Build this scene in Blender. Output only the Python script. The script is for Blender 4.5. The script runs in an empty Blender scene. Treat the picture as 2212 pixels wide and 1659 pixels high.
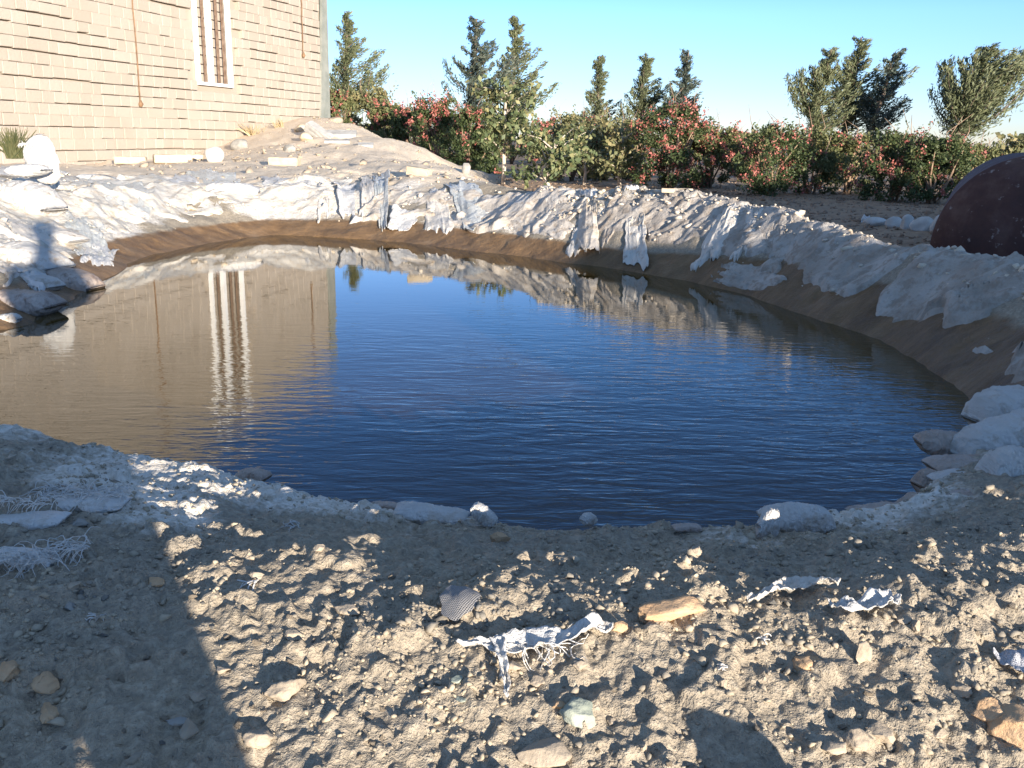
import bpy, math, random
import numpy as np
from mathutils import Matrix, Vector
R = math.radians
random.seed(7); rng = np.random.default_rng(7)
S = bpy.context.scene

# ------------------------------------------------------------ camera
EYE = 1.0; FPX = 950.0
PITCH = R(14.4); ROLL = R(1.0)
cd = bpy.data.cameras.new('camera'); cam = bpy.data.objects.new('camera', cd)
S.collection.objects.link(cam); S.camera = cam
cd.sensor_width = 36; cd.lens = FPX/1024*36; cd.clip_start = 0.05; cd.clip_end = 6000
CM = Matrix.Rotation(math.pi/2-PITCH, 4, 'X') @ Matrix.Rotation(ROLL, 4, 'Z')
cam.matrix_world = Matrix.Translation((0, 0, EYE)) @ CM
S.render.resolution_x = 1024; S.render.resolution_y = 768
# ------------------------------------------------------------ world, sun, exposure
SUN_EL = R(6.8); SUN_AZ = R(154.0)          # azimuth clockwise from +Y
w = bpy.data.worlds.new('World'); S.world = w; w.use_nodes = True
nt = w.node_tree; sky = nt.nodes.new('ShaderNodeTexSky'); sky.sky_type = 'NISHITA'
sky.sun_disc = False; sky.sun_elevation = SUN_EL; sky.sun_rotation = SUN_AZ
sky.air_density = 1.0; sky.dust_density = 0.3; sky.ozone_density = 1.5; sky.altitude = 1200
bg = nt.nodes['Background']; bg.inputs[1].default_value = 0.15
_tc = nt.nodes.new('ShaderNodeTexCoord'); _sp = nt.nodes.new('ShaderNodeSeparateXYZ'); nt.links.new(_tc.outputs['Generated'], _sp.inputs[0])
_rp = nt.nodes.new('ShaderNodeValToRGB'); _e = _rp.color_ramp.elements; nt.links.new(_sp.outputs[2], _rp.inputs[0])
while len(_e) < 6: _e.new(.5)
for _k, (_p, _c) in enumerate([(0, (.54, .63, 1.22)), (.05, (.50, .64, 1.15)), (.12, (.50, .70, 1.24)), (.22, (.26, .47, .86)), (.42, (.17, .31, .60)), (.7, (1.55, 1.4, 1.4))]): _e[_k].position = _p; _e[_k].color = (*_c, 1)
_mx = nt.nodes.new('ShaderNodeMix'); _mx.data_type = 'RGBA'; _mx.blend_type = 'MULTIPLY'; _mx.inputs[0].default_value = 1
nt.links.new(sky.outputs[0], _mx.inputs[6]); nt.links.new(_rp.outputs[0], _mx.inputs[7]); nt.links.new(_mx.outputs[2], bg.inputs[0])
sl = bpy.data.lights.new('sun', 'SUN'); sl.energy = 5.0; sl.angle = R(0.6); sl.color = (1.0, 0.90, 0.77)
so = bpy.data.objects.new('sun', sl); S.collection.objects.link(so)
sd = Vector((math.sin(SUN_AZ)*math.cos(SUN_EL), math.cos(SUN_AZ)*math.cos(SUN_EL), math.sin(SUN_EL)))
so.rotation_euler = sd.to_track_quat('Z', 'Y').to_euler(); so.location = (5, -8, 6)
vs = S.view_settings; vs.view_transform = 'Standard'; vs.look = 'None'; vs.gamma = 1; vs.exposure = 1.15
S.render.engine = 'CYCLES'

# ------------------------------------------------------------ helpers
def link(o): S.collection.objects.link(o); return o
def ray(x, y):
    d = CM.to_3x3() @ Vector(((x-1106)/2.16015, (829.5-y)/2.16015, -FPX)); return d/d.y
def hashn(ix, iy, seed):
    n = (ix.astype(np.int64)*374761393 + iy.astype(np.int64)*668265263 + seed*1442695041) & 0x7fffffff
    n = ((n ^ (n >> 13))*1274126177) & 0x7fffffff
    n = n ^ (n >> 16)
    return (n & 0xffff)/65535.0
def vnoise(x, y, seed=0):
    x = np.asarray(x, float); y = np.asarray(y, float)
    ix = np.floor(x); iy = np.floor(y); fx = x-ix; fy = y-iy
    u = fx*fx*fx*(fx*(fx*6-15)+10); v = fy*fy*fy*(fy*(fy*6-15)+10)
    a = hashn(ix, iy, seed); b = hashn(ix+1, iy, seed); c = hashn(ix, iy+1, seed); d = hashn(ix+1, iy+1, seed)
    return (a+(b-a)*u+(c-a)*v+(a-b-c+d)*u*v)*2-1
def fbm(x, y, seed=0, oct=4, gain=.5):
    s = 0; a = 1; t = 0
    for k in range(oct):
        ca, sa = math.cos(k*1.1+.4), math.sin(k*1.1+.4)
        s = s+a*vnoise((x*ca-y*sa)*2**k, (x*sa+y*ca)*2**k, seed+k*17); t += a; a *= gain
    return s/t
def sst(a, b, x): t = np.clip((x-a)/(b-a), 0, 1); return t*t*(3-2*t)

# ------------------------------------------------------------ materials
def mat(name, col=(.5, .5, .5), rough=.8, spec=.3):
    m = bpy.data.materials.new(name); m.use_nodes = True
    b = m.node_tree.nodes['Principled BSDF']
    b.inputs['Base Color'].default_value = (*col, 1); b.inputs['Roughness'].default_value = rough
    b.inputs['Specular IOR Level'].default_value = spec
    return m, m.node_tree, b
def noise_tex(t, scale, detail=5, rough=.55, coord='Object', dist=0, vec=None):
    n = t.nodes.new('ShaderNodeTexNoise'); n.inputs['Scale'].default_value = scale
    n.inputs['Detail'].default_value = detail; n.inputs['Roughness'].default_value = rough
    n.inputs['Distortion'].default_value = dist
    if vec is None:
        tc = t.nodes.new('ShaderNodeTexCoord'); vec = tc.outputs[coord]
    t.links.new(vec, n.inputs['Vector']); return n.outputs['Fac']
def ramp(t, fac, stops):
    r = t.nodes.new('ShaderNodeValToRGB'); e = r.color_ramp.elements
    while len(e) < len(stops): e.new(.5)
    for k, (p, c) in enumerate(stops):
        e[k].position = p; e[k].color = (*c, 1) if len(c) == 3 else c
    t.links.new(fac, r.inputs[0]); return r.outputs[0]
def mix(t, fac, a, b, typ='MIX'):
    m = t.nodes.new('ShaderNodeMix'); m.data_type = 'RGBA'; m.blend_type = typ
    for s, v in ((m.inputs[0], fac), (m.inputs[6], a), (m.inputs[7], b)):
        if isinstance(v, (int, float)): s.default_value = v
        elif isinstance(v, tuple): s.default_value = (*v, 1)
        else: t.links.new(v, s)
    return m.outputs[2]
def mth(t, op, a, b=None, clamp=False):
    m = t.nodes.new('ShaderNodeMath'); m.operation = op; m.use_clamp = clamp
    for s, v in ((m.inputs[0], a), (m.inputs[1], b)):
        if v is None: continue
        if isinstance(v, (int, float)): s.default_value = v
        else: t.links.new(v, s)
    return m.outputs[0]
def bump(t, b, h, dist=.01, strength=1.0, prev=None):
    n = t.nodes.new('ShaderNodeBump'); n.inputs['Distance'].default_value = dist; n.inputs['Strength'].default_value = strength
    t.links.new(h, n.inputs['Height'])
    if prev is not None: t.links.new(prev, n.inputs['Normal'])
    if b is not None: t.links.new(n.outputs[0], b.inputs['Normal'])
    return n.outputs[0]
def attr(t, name):
    a = t.nodes.new('ShaderNodeAttribute'); a.attribute_name = name; return a.outputs['Fac']
def noisy(name, c1, c2, scale=8, rough=.85, bscale=40, bdist=.004, spec=.25, lo=.35, hi=.65, c3=None):
    m, t, b = mat(name, c1, rough, spec)
    stops = [(lo, c1), (hi, c2)] if c3 is None else [(lo, c1), ((lo+hi)/2, c2), (hi, c3)]
    t.links.new(ramp(t, noise_tex(t, scale), stops), b.inputs['Base Color'])
    if bdist: bump(t, b, noise_tex(t, bscale, 6, .65), bdist)
    return m

def ground_material():
    m, t, b = mat('soil', (.3, .25, .2), .95, .12)
    n1 = noise_tex(t, 1.3, 6); n2 = noise_tex(t, 60, 4, .7); n3 = noise_tex(t, 9, 5, .6)
    dry = ramp(t, n3, [(.3, (.31, .25, .175)), (.7, (.45, .365, .26))])
    grit = ramp(t, n2, [(.38, (.15, .145, .13)), (.5, (.37, .31, .23)), (.64, (.58, .51, .40))])
    grey = mix(t, ramp(t, n1, [(.42, (0, 0, 0)), (.6, (1, 1, 1))]), (.36, .30, .22), (.27, .25, .215))
    near = mix(t, .55, grey, grit)
    near = mix(t, .35, near, dry)
    mound = ramp(t, n3, [(.3, (.72, .575, .415)), (.7, (.84, .71, .545))])
    orch = ramp(t, n3, [(.3, (.27, .19, .13)), (.7, (.42, .30, .2))])
    c = mix(t, attr(t, 'mound'), near, mound)
    c = mix(t, attr(t, 'orchard'), c, orch)
    # salt crust
    s = attr(t, 'salt')
    tc = t.nodes.new('ShaderNodeTexCoord')
    mp = t.nodes.new('ShaderNodeMapping'); mp.inputs['Scale'].default_value = (1, 1, .35)
    t.links.new(tc.outputs['Object'], mp.inputs[0])
    sn = noise_tex(t, 5.0, 9, .72, vec=mp.outputs[0])
    mq = t.nodes.new('ShaderNodeMapping'); mq.inputs['Rotation'].default_value = (0, 0, R(52)); mq.inputs['Scale'].default_value = (1.1, 6.5, 1)
    t.links.new(tc.outputs['Object'], mq.inputs[0]); sst_ = noise_tex(t, 1.0, 7, .62, vec=mq.outputs[0], dist=.6)
    sn = mth(t, 'ADD', mth(t, 'MULTIPLY', sn, .5), mth(t, 'MULTIPLY', sst_, .5))
    sn2 = noise_tex(t, 45, 4, .6)
    sm = mth(t, 'ADD', mth(t, 'MULTIPLY', sn, 1.3), mth(t, 'MULTIPLY', sn2, .5))
    sm = mth(t, 'SUBTRACT', mth(t, 'ADD', sm, mth(t, 'MULTIPLY', s, 1.35)), 1.48)
    sm = mth(t, 'MULTIPLY', sm, 3.6, True)
    sm = mth(t, 'MULTIPLY', sm, .93)
    c = mix(t, sm, c, ramp(t, sn2, [(.35, (.60, .53, .43)), (.6, (.82, .76, .67))]))
    wet = attr(t, 'wet')
    wn = mth(t, 'MULTIPLY', mth(t, 'SUBTRACT', mth(t, 'ADD', wet, mth(t, 'MULTIPLY', n3, .5)), .75), 4.5, True)
    wcol = ramp(t, sn, [(.38, (.14, .085, .045)), (.56, (.25, .155, .08)), (.68, (.34, .23, .14))])
    c = mix(t, wn, c, wcol)
    t.links.new(c, b.inputs['Base Color'])
    ro = mth(t, 'SUBTRACT', .95, mth(t, 'MULTIPLY', wn, .5)); t.links.new(ro, b.inputs['Roughness'])
    p = bump(t, None, n2, .011, 1.0)
    p = bump(t, None, noise_tex(t, 260, 2, .6), .0018, 1.0, p)
    bump(t, b, noise_tex(t, 14, 5, .6), .02, .8, p)
    return m
M = {}
M['soil'] = ground_material()
M['clod'] = noisy('clod_earth', (.31, .255, .19), (.46, .38, .285), 14, .95, 70, .004)
M['stone'] = noisy('grey_stone', (.25, .235, .21), (.37, .35, .31), 12, .85, 60, .005)
M['green_stone'] = noisy('green_grey_stone', (.24, .27, .22), (.40, .42, .34), 14, .9, 80, .004)
M['orange_rock'] = noisy('orange_rock', (.46, .29, .16), (.60, .42, .26), 10, .9, 60, .006)
M['grit'] = noisy('grit_stones', (.20, .185, .16), (.38, .32, .235), 5, .9, 90, .002, lo=.3, hi=.7, c3=(.52, .43, .31))
M['salt_chip'] = noisy('salt_crusted_chips', (.42, .33, .23), (.70, .60, .46), 6, .9, 80, .003, c3=(.62, .56, .47))
M['brick'] = None
M['cream_brick'] = noisy('cream_brick', (.48, .39, .27), (.58, .49, .36), 9, .85, 60, .003)
M['slab'] = noisy('grey_slab', (.34, .33, .31), (.47, .455, .42), 8, .8, 60, .003)
M['cement'] = noisy('cement', (.20, .215, .19), (.29, .295, .26), 3, .85, 30, .006)
M['boulder'] = noisy('pale_boulder', (.44, .41, .36), (.60, .57, .52), 4, .8, 20, .01)
M['white_paint'] = noisy('white_paint', (.74, .73, .70), (.86, .86, .84), 6, .5, 30, .001)
M['brown_bar'] = noisy('brown_bar', (.15, .095, .065), (.26, .185, .135), 9, .6, 50, .002)
M['wire'] = noisy('rusty_wire', (.16, .09, .05), (.26, .16, .09), 9, .7, 50, .001)
M['bark'] = noisy('bark', (.10, .075, .055), (.20, .15, .11), 6, .9, 30, .01)
M['pale_bark'] = noisy('pale_bark', (.42, .34, .26), (.62, .54, .44), 8, .85, 40, .004)
M['twig'] = noisy('twig', (.20, .13, .08), (.36, .25, .17), 9, .85, 40, .002)
M['skin'] = noisy('skin', (.42, .25, .17), (.48, .29, .2), 9, .5, 60, .0005)
M['cloth'] = noisy('dark_cloth', (.04, .045, .06), (.07, .075, .1), 5, .9, 90, .001)
M['hair'] = noisy('hair', (.012, .01, .008), (.03, .024, .02), 9, .6, 60, .001)

def brick_mat():
    m, t, b = mat('mud_brick', (.6, .48, .33), .95, .1)
    n = noise_tex(t, 1.1, 7, .65); f = noise_tex(t, 26, 5, .65)
    c = ramp(t, attr(t, 'tone'), [(0, (.37, .315, .255)), (.6, (.40, .345, .285)), (1, (.425, .37, .31))])
    c = mix(t, .35, c, ramp(t, n, [(.3, (.35, .30, .24)), (.7, (.45, .39, .325))]))
    t.links.new(c, b.inputs['Base Color']); bump(t, b, f, .012, .8); return m
M['brick'] = brick_mat()

def plastic_mat(name, c1, c2, dirt=(.42, .31, .2), rough=.45, amount=.55, weave=False, trans=.15):
    m, t, b = mat(name, c1, rough, .4)
    n = noise_tex(t, 3.5, 7, .65); n2 = noise_tex(t, 14, 6, .65)
    c = ramp(t, n, [(.35, c1), (.65, c2)])
    d = ramp(t, n2, [(amount, (0, 0, 0)), (amount+.14, (1, 1, 1))])
    c = mix(t, mth(t, 'MULTIPLY', d, .75), c, dirt)
    t.links.new(c, b.inputs['Base Color'])
    p = bump(t, None, noise_tex(t, 11, 6, .7, dist=1.0), .03, .8)
    if weave:
        wv = t.nodes.new('ShaderNodeTexWave'); wv.inputs['Scale'].default_value = 130; tc = t.nodes.new('ShaderNodeTexCoord')
        t.links.new(tc.outputs['Object'], wv.inputs[0])
        w2 = t.nodes.new('ShaderNodeTexWave'); w2.bands_direction = 'Y'; w2.inputs['Scale'].default_value = 130
        t.links.new(tc.outputs['Object'], w2.inputs[0])
        p = bump(t, None, mth(t, 'MULTIPLY', wv.outputs['Fac'], w2.outputs['Fac']), .0012, 1, p)
    bump(t, b, noise_tex(t, 70, 3, .6), .003, .7, p)
    if trans:
        tr = t.nodes.new('ShaderNodeBsdfTranslucent'); t.links.new(c, tr.inputs[0])
        mx = t.nodes.new('ShaderNodeMixShader'); mx.inputs[0].default_value = trans
        t.links.new(b.outputs[0], mx.inputs[1]); t.links.new(tr.outputs[0], mx.inputs[2])
        t.links.new(mx.outputs[0], t.nodes['Material Output'].inputs[0])
    return m
M['white_plastic'] = plastic_mat('white_plastic', (.68, .655, .61), (.80, .775, .73), amount=.56)
M['cream_plastic'] = plastic_mat('cream_plastic', (.72, .65, .55), (.84, .79, .71), amount=.55)
M['blue_plastic'] = plastic_mat('bluish_film', (.60, .62, .58), (.74, .73, .68), amount=.57, rough=.25)
M['dirty_plastic'] = plastic_mat('dusty_sheet', (.58, .50, .40), (.76, .70, .62), amount=.50)
M['liner_white'] = plastic_mat('liner_white', (.56, .51, .43), (.78, .73, .64), (.44, .34, .23), amount=.50, trans=0, rough=.75)
M['salt_cloth'] = plastic_mat('salt_cloth', (.34, .29, .235), (.58, .53, .465), (.27, .21, .155), amount=.46, trans=0, rough=.8)
M['sack'] = plastic_mat('sack_weave', (.60, .57, .52), (.74, .71, .66), amount=.53, weave=True, trans=0, rough=.7)
M['brown_sack'] = plastic_mat('soaked_sack', (.30, .21, .15), (.58, .51, .45), (.20, .13, .09), amount=.52, trans=0, rough=.6)
M['grey_weave'] = plastic_mat('grey_weave', (.40, .40, .42), (.60, .60, .62), amount=.62, weave=True, trans=0, rough=.6)

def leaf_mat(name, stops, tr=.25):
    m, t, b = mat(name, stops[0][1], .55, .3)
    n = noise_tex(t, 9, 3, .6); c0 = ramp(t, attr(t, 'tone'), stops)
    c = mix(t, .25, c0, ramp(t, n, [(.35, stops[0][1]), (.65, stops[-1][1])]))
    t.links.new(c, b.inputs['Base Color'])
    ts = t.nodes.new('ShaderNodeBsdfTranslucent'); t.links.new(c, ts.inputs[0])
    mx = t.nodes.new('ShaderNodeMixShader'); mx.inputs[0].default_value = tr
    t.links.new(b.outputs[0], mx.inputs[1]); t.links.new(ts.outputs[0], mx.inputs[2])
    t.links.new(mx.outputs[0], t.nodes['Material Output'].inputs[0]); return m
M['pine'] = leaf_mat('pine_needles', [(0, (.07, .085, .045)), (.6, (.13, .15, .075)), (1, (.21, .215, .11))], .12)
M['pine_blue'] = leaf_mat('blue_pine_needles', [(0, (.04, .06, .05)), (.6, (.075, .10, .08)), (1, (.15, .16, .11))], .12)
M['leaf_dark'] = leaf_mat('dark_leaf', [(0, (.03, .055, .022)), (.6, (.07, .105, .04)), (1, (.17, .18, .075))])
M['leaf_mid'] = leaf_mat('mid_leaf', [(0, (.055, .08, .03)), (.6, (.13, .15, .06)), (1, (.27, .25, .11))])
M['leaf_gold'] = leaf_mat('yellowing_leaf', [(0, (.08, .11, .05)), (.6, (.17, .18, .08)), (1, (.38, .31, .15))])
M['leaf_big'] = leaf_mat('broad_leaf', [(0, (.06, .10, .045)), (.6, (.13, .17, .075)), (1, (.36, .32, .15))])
M['red'] = leaf_mat('red_leaf', [(0, (.34, .08, .07)), (.6, (.50, .16, .13)), (1, (.62, .30, .23))], .2)
M['grass'] = leaf_mat('rush_blade', [(0, (.07, .09, .035)), (1, (.24, .22, .11))], .1)
M['straw'] = leaf_mat('dry_straw', [(0, (.45, .34, .18)), (1, (.68, .55, .34))], .1)

# ------------------------------------------------------------ object builders
def np_mesh(name, verts, faces, m=None, smooth=False, attrs=None):
    """verts (n,3); faces list of (k,nv) arrays"""
    me = bpy.data.meshes.new(name); verts = np.asarray(verts, np.float32)
    if not isinstance(faces, list): faces = [faces]
    faces = [np.asarray(f, np.int32) for f in faces if len(f)]
    me.vertices.add(len(verts)); me.vertices.foreach_set('co', verts.ravel())
    loops = np.concatenate([f.ravel() for f in faces]); sizes = np.concatenate([np.full(len(f), f.shape[1]) for f in faces])
    starts = np.concatenate([[0], np.cumsum(sizes)[:-1]])
    me.loops.add(len(loops)); me.loops.foreach_set('vertex_index', loops)
    me.polygons.add(len(sizes)); me.polygons.foreach_set('loop_start', starts.astype(np.int32))
    if smooth: me.polygons.foreach_set('use_smooth', np.ones(len(sizes), bool))
    me.update(calc_edges=True)
    for k, v in (attrs or {}).items():
        a = me.attributes.new(k, 'FLOAT', 'POINT'); a.data.foreach_set('value', np.asarray(v, np.float32))
    if m: me.materials.append(m)
    return me
def obj(name, me, parent=None, loc=None, rot=None):
    o = bpy.data.objects.new(name, me); link(o)
    if parent: o.parent = parent
    if loc is not None: o.location = loc
    if rot is not None: o.rotation_euler = rot
    return o
def tag(o, label=None, cat=None, group=None, kind=None):
    if label: o['label'] = label
    if cat: o['category'] = cat
    if group: o['group'] = group
    if kind: o['kind'] = kind
    return o
def empty(name, loc, rz=0):
    o = bpy.data.objects.new(name, None); link(o); o.location = loc; o.rotation_euler = (0, 0, rz); return o
class MB:
    def __init__(s): s.v = []; s.f = []; s.t = []
    def add(s, vs, fs, tone=.5):
        b = len(s.v); s.v += [tuple(v) for v in vs]; s.f += [tuple(b+i for i in f) for f in fs]; s.t += [tone]*len(vs)
    def box(s, c, h, rot=None, jit=0, tone=.5):
        vs = []
        for z in (-1, 1):
            for y in (-1, 1):
                for x in (-1, 1):
                    v = Vector((x*h[0]+random.uniform(-jit, jit), y*h[1]+random.uniform(-jit, jit), z*h[2]+random.uniform(-jit, jit)))
                    if rot: v = rot @ v
                    vs.append(v+Vector(c))
        s.add(vs, [(0, 2, 3, 1), (4, 5, 7, 6), (0, 1, 5, 4), (2, 6, 7, 3), (0, 4, 6, 2), (1, 3, 7, 5)], tone)
    def tube(s, pts, rad, n=6, tone=.5):
        pts = [Vector(p) for p in pts]; rings = []
        if isinstance(rad, (int, float)): rad = [rad]*len(pts)
        for i, p in enumerate(pts):
            d = (pts[min(i+1, len(pts)-1)]-pts[max(i-1, 0)]).normalized()
            a = d.orthogonal().normalized() if i == 0 else (rings_a - d*rings_a.dot(d)).normalized()
            rings_a = a; b = d.cross(a)
            rings.append([p+(a*math.cos(2*math.pi*k/n)+b*math.sin(2*math.pi*k/n))*rad[i] for k in range(n)])
        vs = [v for r_ in rings for v in r_]; fs = []
        for i in range(len(pts)-1):
            for k in range(n): fs.append((i*n+k, i*n+(k+1) % n, (i+1)*n+(k+1) % n, (i+1)*n+k))
        fs.append(tuple(range(n))[::-1]); fs.append(tuple((len(pts)-1)*n+k for k in range(n)))
        s.add(vs, fs, tone)
    def mesh(s, name, m, smooth=False):
        me = bpy.data.meshes.new(name); me.from_pydata(s.v, [], s.f); me.update()
        a = me.attributes.new('tone', 'FLOAT', 'POINT'); a.data.foreach_set('value', s.t)
        if smooth: me.polygons.foreach_set('use_smooth', [True]*len(me.polygons))
        me.materials.append(m); return me

# ------------------------------------------------------------ terrain
def P3(px, py, fwd): d = ray(px, py); return (d.x*fwd, fwd, EYE+d.z*fwd)
CT = []
for x in (0, 550, 1106, 1660, 2212):
    CT += [P3(x, 1659, 1.17), P3(x, 1500, 1.30), P3(x, 1380, 1.42)]
for x in (350, 700, 1106, 1500, 1900): CT.append(P3(x, 1215, 1.66))
for (x, y, f) in [(0, 1180, 1.68), (0, 1060, 1.95), (300, 1060, 2.05), (600, 1110, 2.0), (850, 1140, 2.0), (1106, 1165, 1.93), (1400, 1165, 1.93), (1700, 1160, 1.93),
    (1950, 1120, 2.05), (2212, 1170, 1.75), (2212, 1060, 2.15), (2212, 900, 2.95), (2212, 780, 3.5), (2212, 680, 3.95),
    (0, 560, 5.6), (0, 480, 6.4), (0, 410, 8.6), (0, 352, 16.7), (150, 430, 8.4), (200, 390, 10.5), (200, 348, 18.7), (400, 428, 9.5), (400, 380, 12.3), (400, 342, 21.6),
    (550, 412, 10.8), (550, 370, 13.5), (550, 325, 20), (600, 270, 25.2), (600, 300, 22), (700, 405, 10.9), (700, 350, 15.5), (700, 295, 22), (705, 258, 27.8), (800, 288, 24), (800, 282, 26),
    (800, 340, 16), (800, 400, 10.8), (900, 402, 10.4), (900, 355, 14), (900, 314, 19.5), (1000, 403, 9.9), (1000, 362, 14), (1060, 392, 11.6), (1090, 405, 9.9),
    (1200, 412, 9.3), (1300, 418, 8.95), (1500, 427, 8.3), (1700, 457, 6.9), (1900, 502, 5.8), (2050, 537, 5.15), (2212, 570, 4.75)]:
    CT.append(P3(x, y, f))
def WP(px, fwd, z): d = ray(px, 400); return (d.x*fwd, fwd, z)
CT += [WP(900, 27, .15), WP(800, 33, .25), WP(1000, 19, .1), WP(1100, 13, .05), WP(1250, 11.3, .04), WP(1400, 10.6, .04), WP(1600, 9.2, .02), WP(1800, 8.0, .0), WP(2000, 7.0, -.12), WP(2212, 6.4, -.2),
       WP(2000, 9.5, .05), WP(2212, 9.5, .05), WP(2212, 5.6, .1)]
for f in (16, 24, 36, 60):
    for x in (1150, 1500, 1850, 2300): CT.append(WP(x, f, .04))
for f in (34, 60):
    for x in (-100, 300, 700): CT.append(WP(x, f, .4 if f < 40 else .1))
CT += [(-4.6, 3.5, .35), (-5.5, 2.2, .35), (-3.6, 1.3, .3), (-2.0, .6, .18), (2.2, .5, .12), (3.5, 1.8, .3), (4.2, 3.2, .4)]
CT = np.array(CT)
def lp(x, y): r = np.hypot(x, y)+1e-6; return np.stack([np.log(r)*1.0, np.arctan2(x, y)*1.6], -1)
CP = lp(CT[:, 0], CT[:, 1])
def tker(d2): return np.where(d2 < 1e-12, 0, .5*d2*np.log(np.maximum(d2, 1e-12)))
def d2(a, b): return ((a[:, None, :]-b[None, :, :])**2).sum(-1)
_n = len(CT); A = np.zeros((_n+3, _n+3)); A[:_n, :_n] = tker(d2(CP, CP))+np.eye(_n)*2e-3
A[:_n, _n] = 1; A[:_n, _n+1:] = CP; A[_n, :_n] = 1; A[_n+1:, :_n] = CP.T
W = np.linalg.solve(A, np.concatenate([CT[:, 2], [0, 0, 0]]))
SHORE = [(-2.75, 4.55), (-2.6, 5.01), (-2.69, 5.51), (-2.9, 6.74), (-3.08, 7.8), (-3.0, 8.68), (-2.74, 9.57), (-2.46, 9.95), (-1.96, 9.85), (-1.46, 9.65),
         (-.95, 9.29), (-.48, 8.88), (-.04, 8.51), (.35, 8.13), (.72, 7.81), (1.05, 7.44), (1.34, 7.02), (1.56, 6.5), (1.72, 5.9), (1.85, 5.42), (1.95, 4.97),
         (1.97, 4.53), (1.93, 4.02), (1.84, 3.65), (1.66, 3.28), (1.42, 2.92), (1.24, 2.66), (1.0, 2.42), (.72, 2.28), (.44, 2.22), (.06, 2.22), (-.24, 2.3), (-.6, 2.44), (-.8, 2.55),
         (-1.13, 2.62), (-1.52, 2.8), (-2.1, 3.05), (-2.7, 3.3), (-3.1, 3.7), (-3.05, 4.2)]
SH = np.array(SHORE)
def pool_sd(x, y):
    p = np.stack([x, y], -1); best = np.full(len(p), 1e9); ins = np.zeros(len(p), bool)
    for i in range(len(SH)):
        a = SH[i]; b = SH[(i+1) % len(SH)]; e = b-a
        t = np.clip(((p-a)@e)/(e@e), 0, 1); q = p-a-t[:, None]*e
        best = np.minimum(best, np.hypot(q[:, 0], q[:, 1]))
        c = ((a[1] > p[:, 1]) != (b[1] > p[:, 1])) & (p[:, 0] < (b[0]-a[0])*(p[:, 1]-a[1])/(b[1]-a[1]+1e-12)+a[0])
        ins ^= c
    return np.where(ins, -best, best)
def smin(a, b, k): h = np.clip(.5+.5*(b-a)/k, 0, 1); return b+(a-b)*h-k*h*(1-h)
def terrain(x, y, full=False):
    x = np.atleast_1d(np.asarray(x, float)); y = np.atleast_1d(np.asarray(y, float))
    r = np.hypot(x, y); th = np.arctan2(x, y)
    G = np.zeros(len(x))
    for s in range(0, len(x), 40000):
        q = lp(x[s:s+40000], y[s:s+40000])
        G[s:s+40000] = tker(d2(q, CP))@W[:_n]+W[_n]+q@W[_n+1:]
    G = np.clip(G, -.35, 1.75)
    wf = (1-sst(R(48), R(66), np.abs(th)))*(1-sst(45, 70, r))*sst(.5, .9, r)
    back = np.where(y > 12, .05, .12+.05*vnoise(x*.3, y*.3, 5))
    # unseen ridge behind and right of the viewer, added to shade the right bank
    wl = x+.487*y
    hr = np.interp(wl, [1.98, 2.3, 3.6, 4.15, 4.8, 5.6, 6.4, 7.6, 9, 12, 20, 24], [0, 1.0, 1.08, 1.28, 1.38, 1.42, 2.05, 2.45, 2.7, 3.0, 3.0, 0])
    rid = hr*np.exp(-((y+2.4)/.9)**2)*(1+.06*vnoise(x*1.7, y*1.7, 8))
    back = np.where(r > 60, .02, back)+rid
    G = G*wf+back*(1-wf)
    sd_ = pool_sd(x, y) if full else pool_sd(x, y)
    wob = .10*fbm(x*1.1, y*1.1, 21, 4)
    sdw = sd_+wob*sst(.0, .5, np.abs(sd_))*.6+.03*fbm(x*4, y*4, 25, 3)
    near = sst(4.2, 2.6, y)
    slope = .42+.75*near+.42*sst(-.3, 1.3, x)*(1-near)
    bank = np.where(sdw > 0, sdw*slope, sdw*1.1)
    bank = np.maximum(bank, -.9)
    z = smin(G, bank, .10)
    z = np.where(sd_ > 3.0, G, z)
    # runnels and slumps on the wet foot of the bank
    ft = sst(0, .12, sd_)*sst(1.1, .5, sd_)*sst(3.2, 4.2, y)
    z = z+ft*(.030*np.abs(fbm(x*3.2+y*1.3, y*1.1-x*.4, 81, 4, .6))-.008+.012*fbm(x*11, y*9, 83, 3, .6))
    # roughness
    amp = np.interp(r, [0, 3, 8, 20, 60, 200], [.012, .03, .045, .06, .08, .15])*(1-.6*sst(.15, -.1, sd_))
    z = z+amp*fbm(x*2.2, y*2.2, 31, 4)*.9
    nearf = 1-sst(3.2, 5, r)
    cl = np.abs(fbm(x*9, y*9, 41, 4, .6)); z = z+nearf*(.020*(.32-cl))*sst(-.05, .1, sd_)
    rl = sst(-.02, .12, sd_)
    z = z+nearf*rl*(.018*sst(.05, .75, fbm(x*4.2, y*4.2, 47, 4, .6))-.007+.015*sst(.1, .5, fbm(x*14, y*14, 48, 3, .6))+.007*fbm(x*55, y*55, 49, 2, .6))
    # crumbly right-hand crest
    rc = sst(.6, 1.6, x+.2*(y-5))*sst(12, 9, y)*sst(2.6, 3.6, y)*sst(.25, .6, sd_)*sst(2.2, 1.4, sd_)
    z = z+rc*.05*np.abs(fbm(x*6, y*6, 51, 4, .6))
    # eroded mound gullies
    md = mound_mask(x, y)
    z = z-md*.10*sst(.1, .5, fbm(x*.9+3, y*.35, 61, 4))+md*(.03*fbm(x*3, y*3, 66, 3)+.035*np.abs(fbm(x*1.9, y*1.2, 68, 4, .6)))
    return (z, sd_) if full else z
def mound_mask(x, y): return sst(10.2, 11.5, y)*sst(1.2, -.2, x-(-.3-.06*(y-10)))*sst(45, 34, y)
def hz(x, y): return float(terrain([x], [y])[0])

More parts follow.
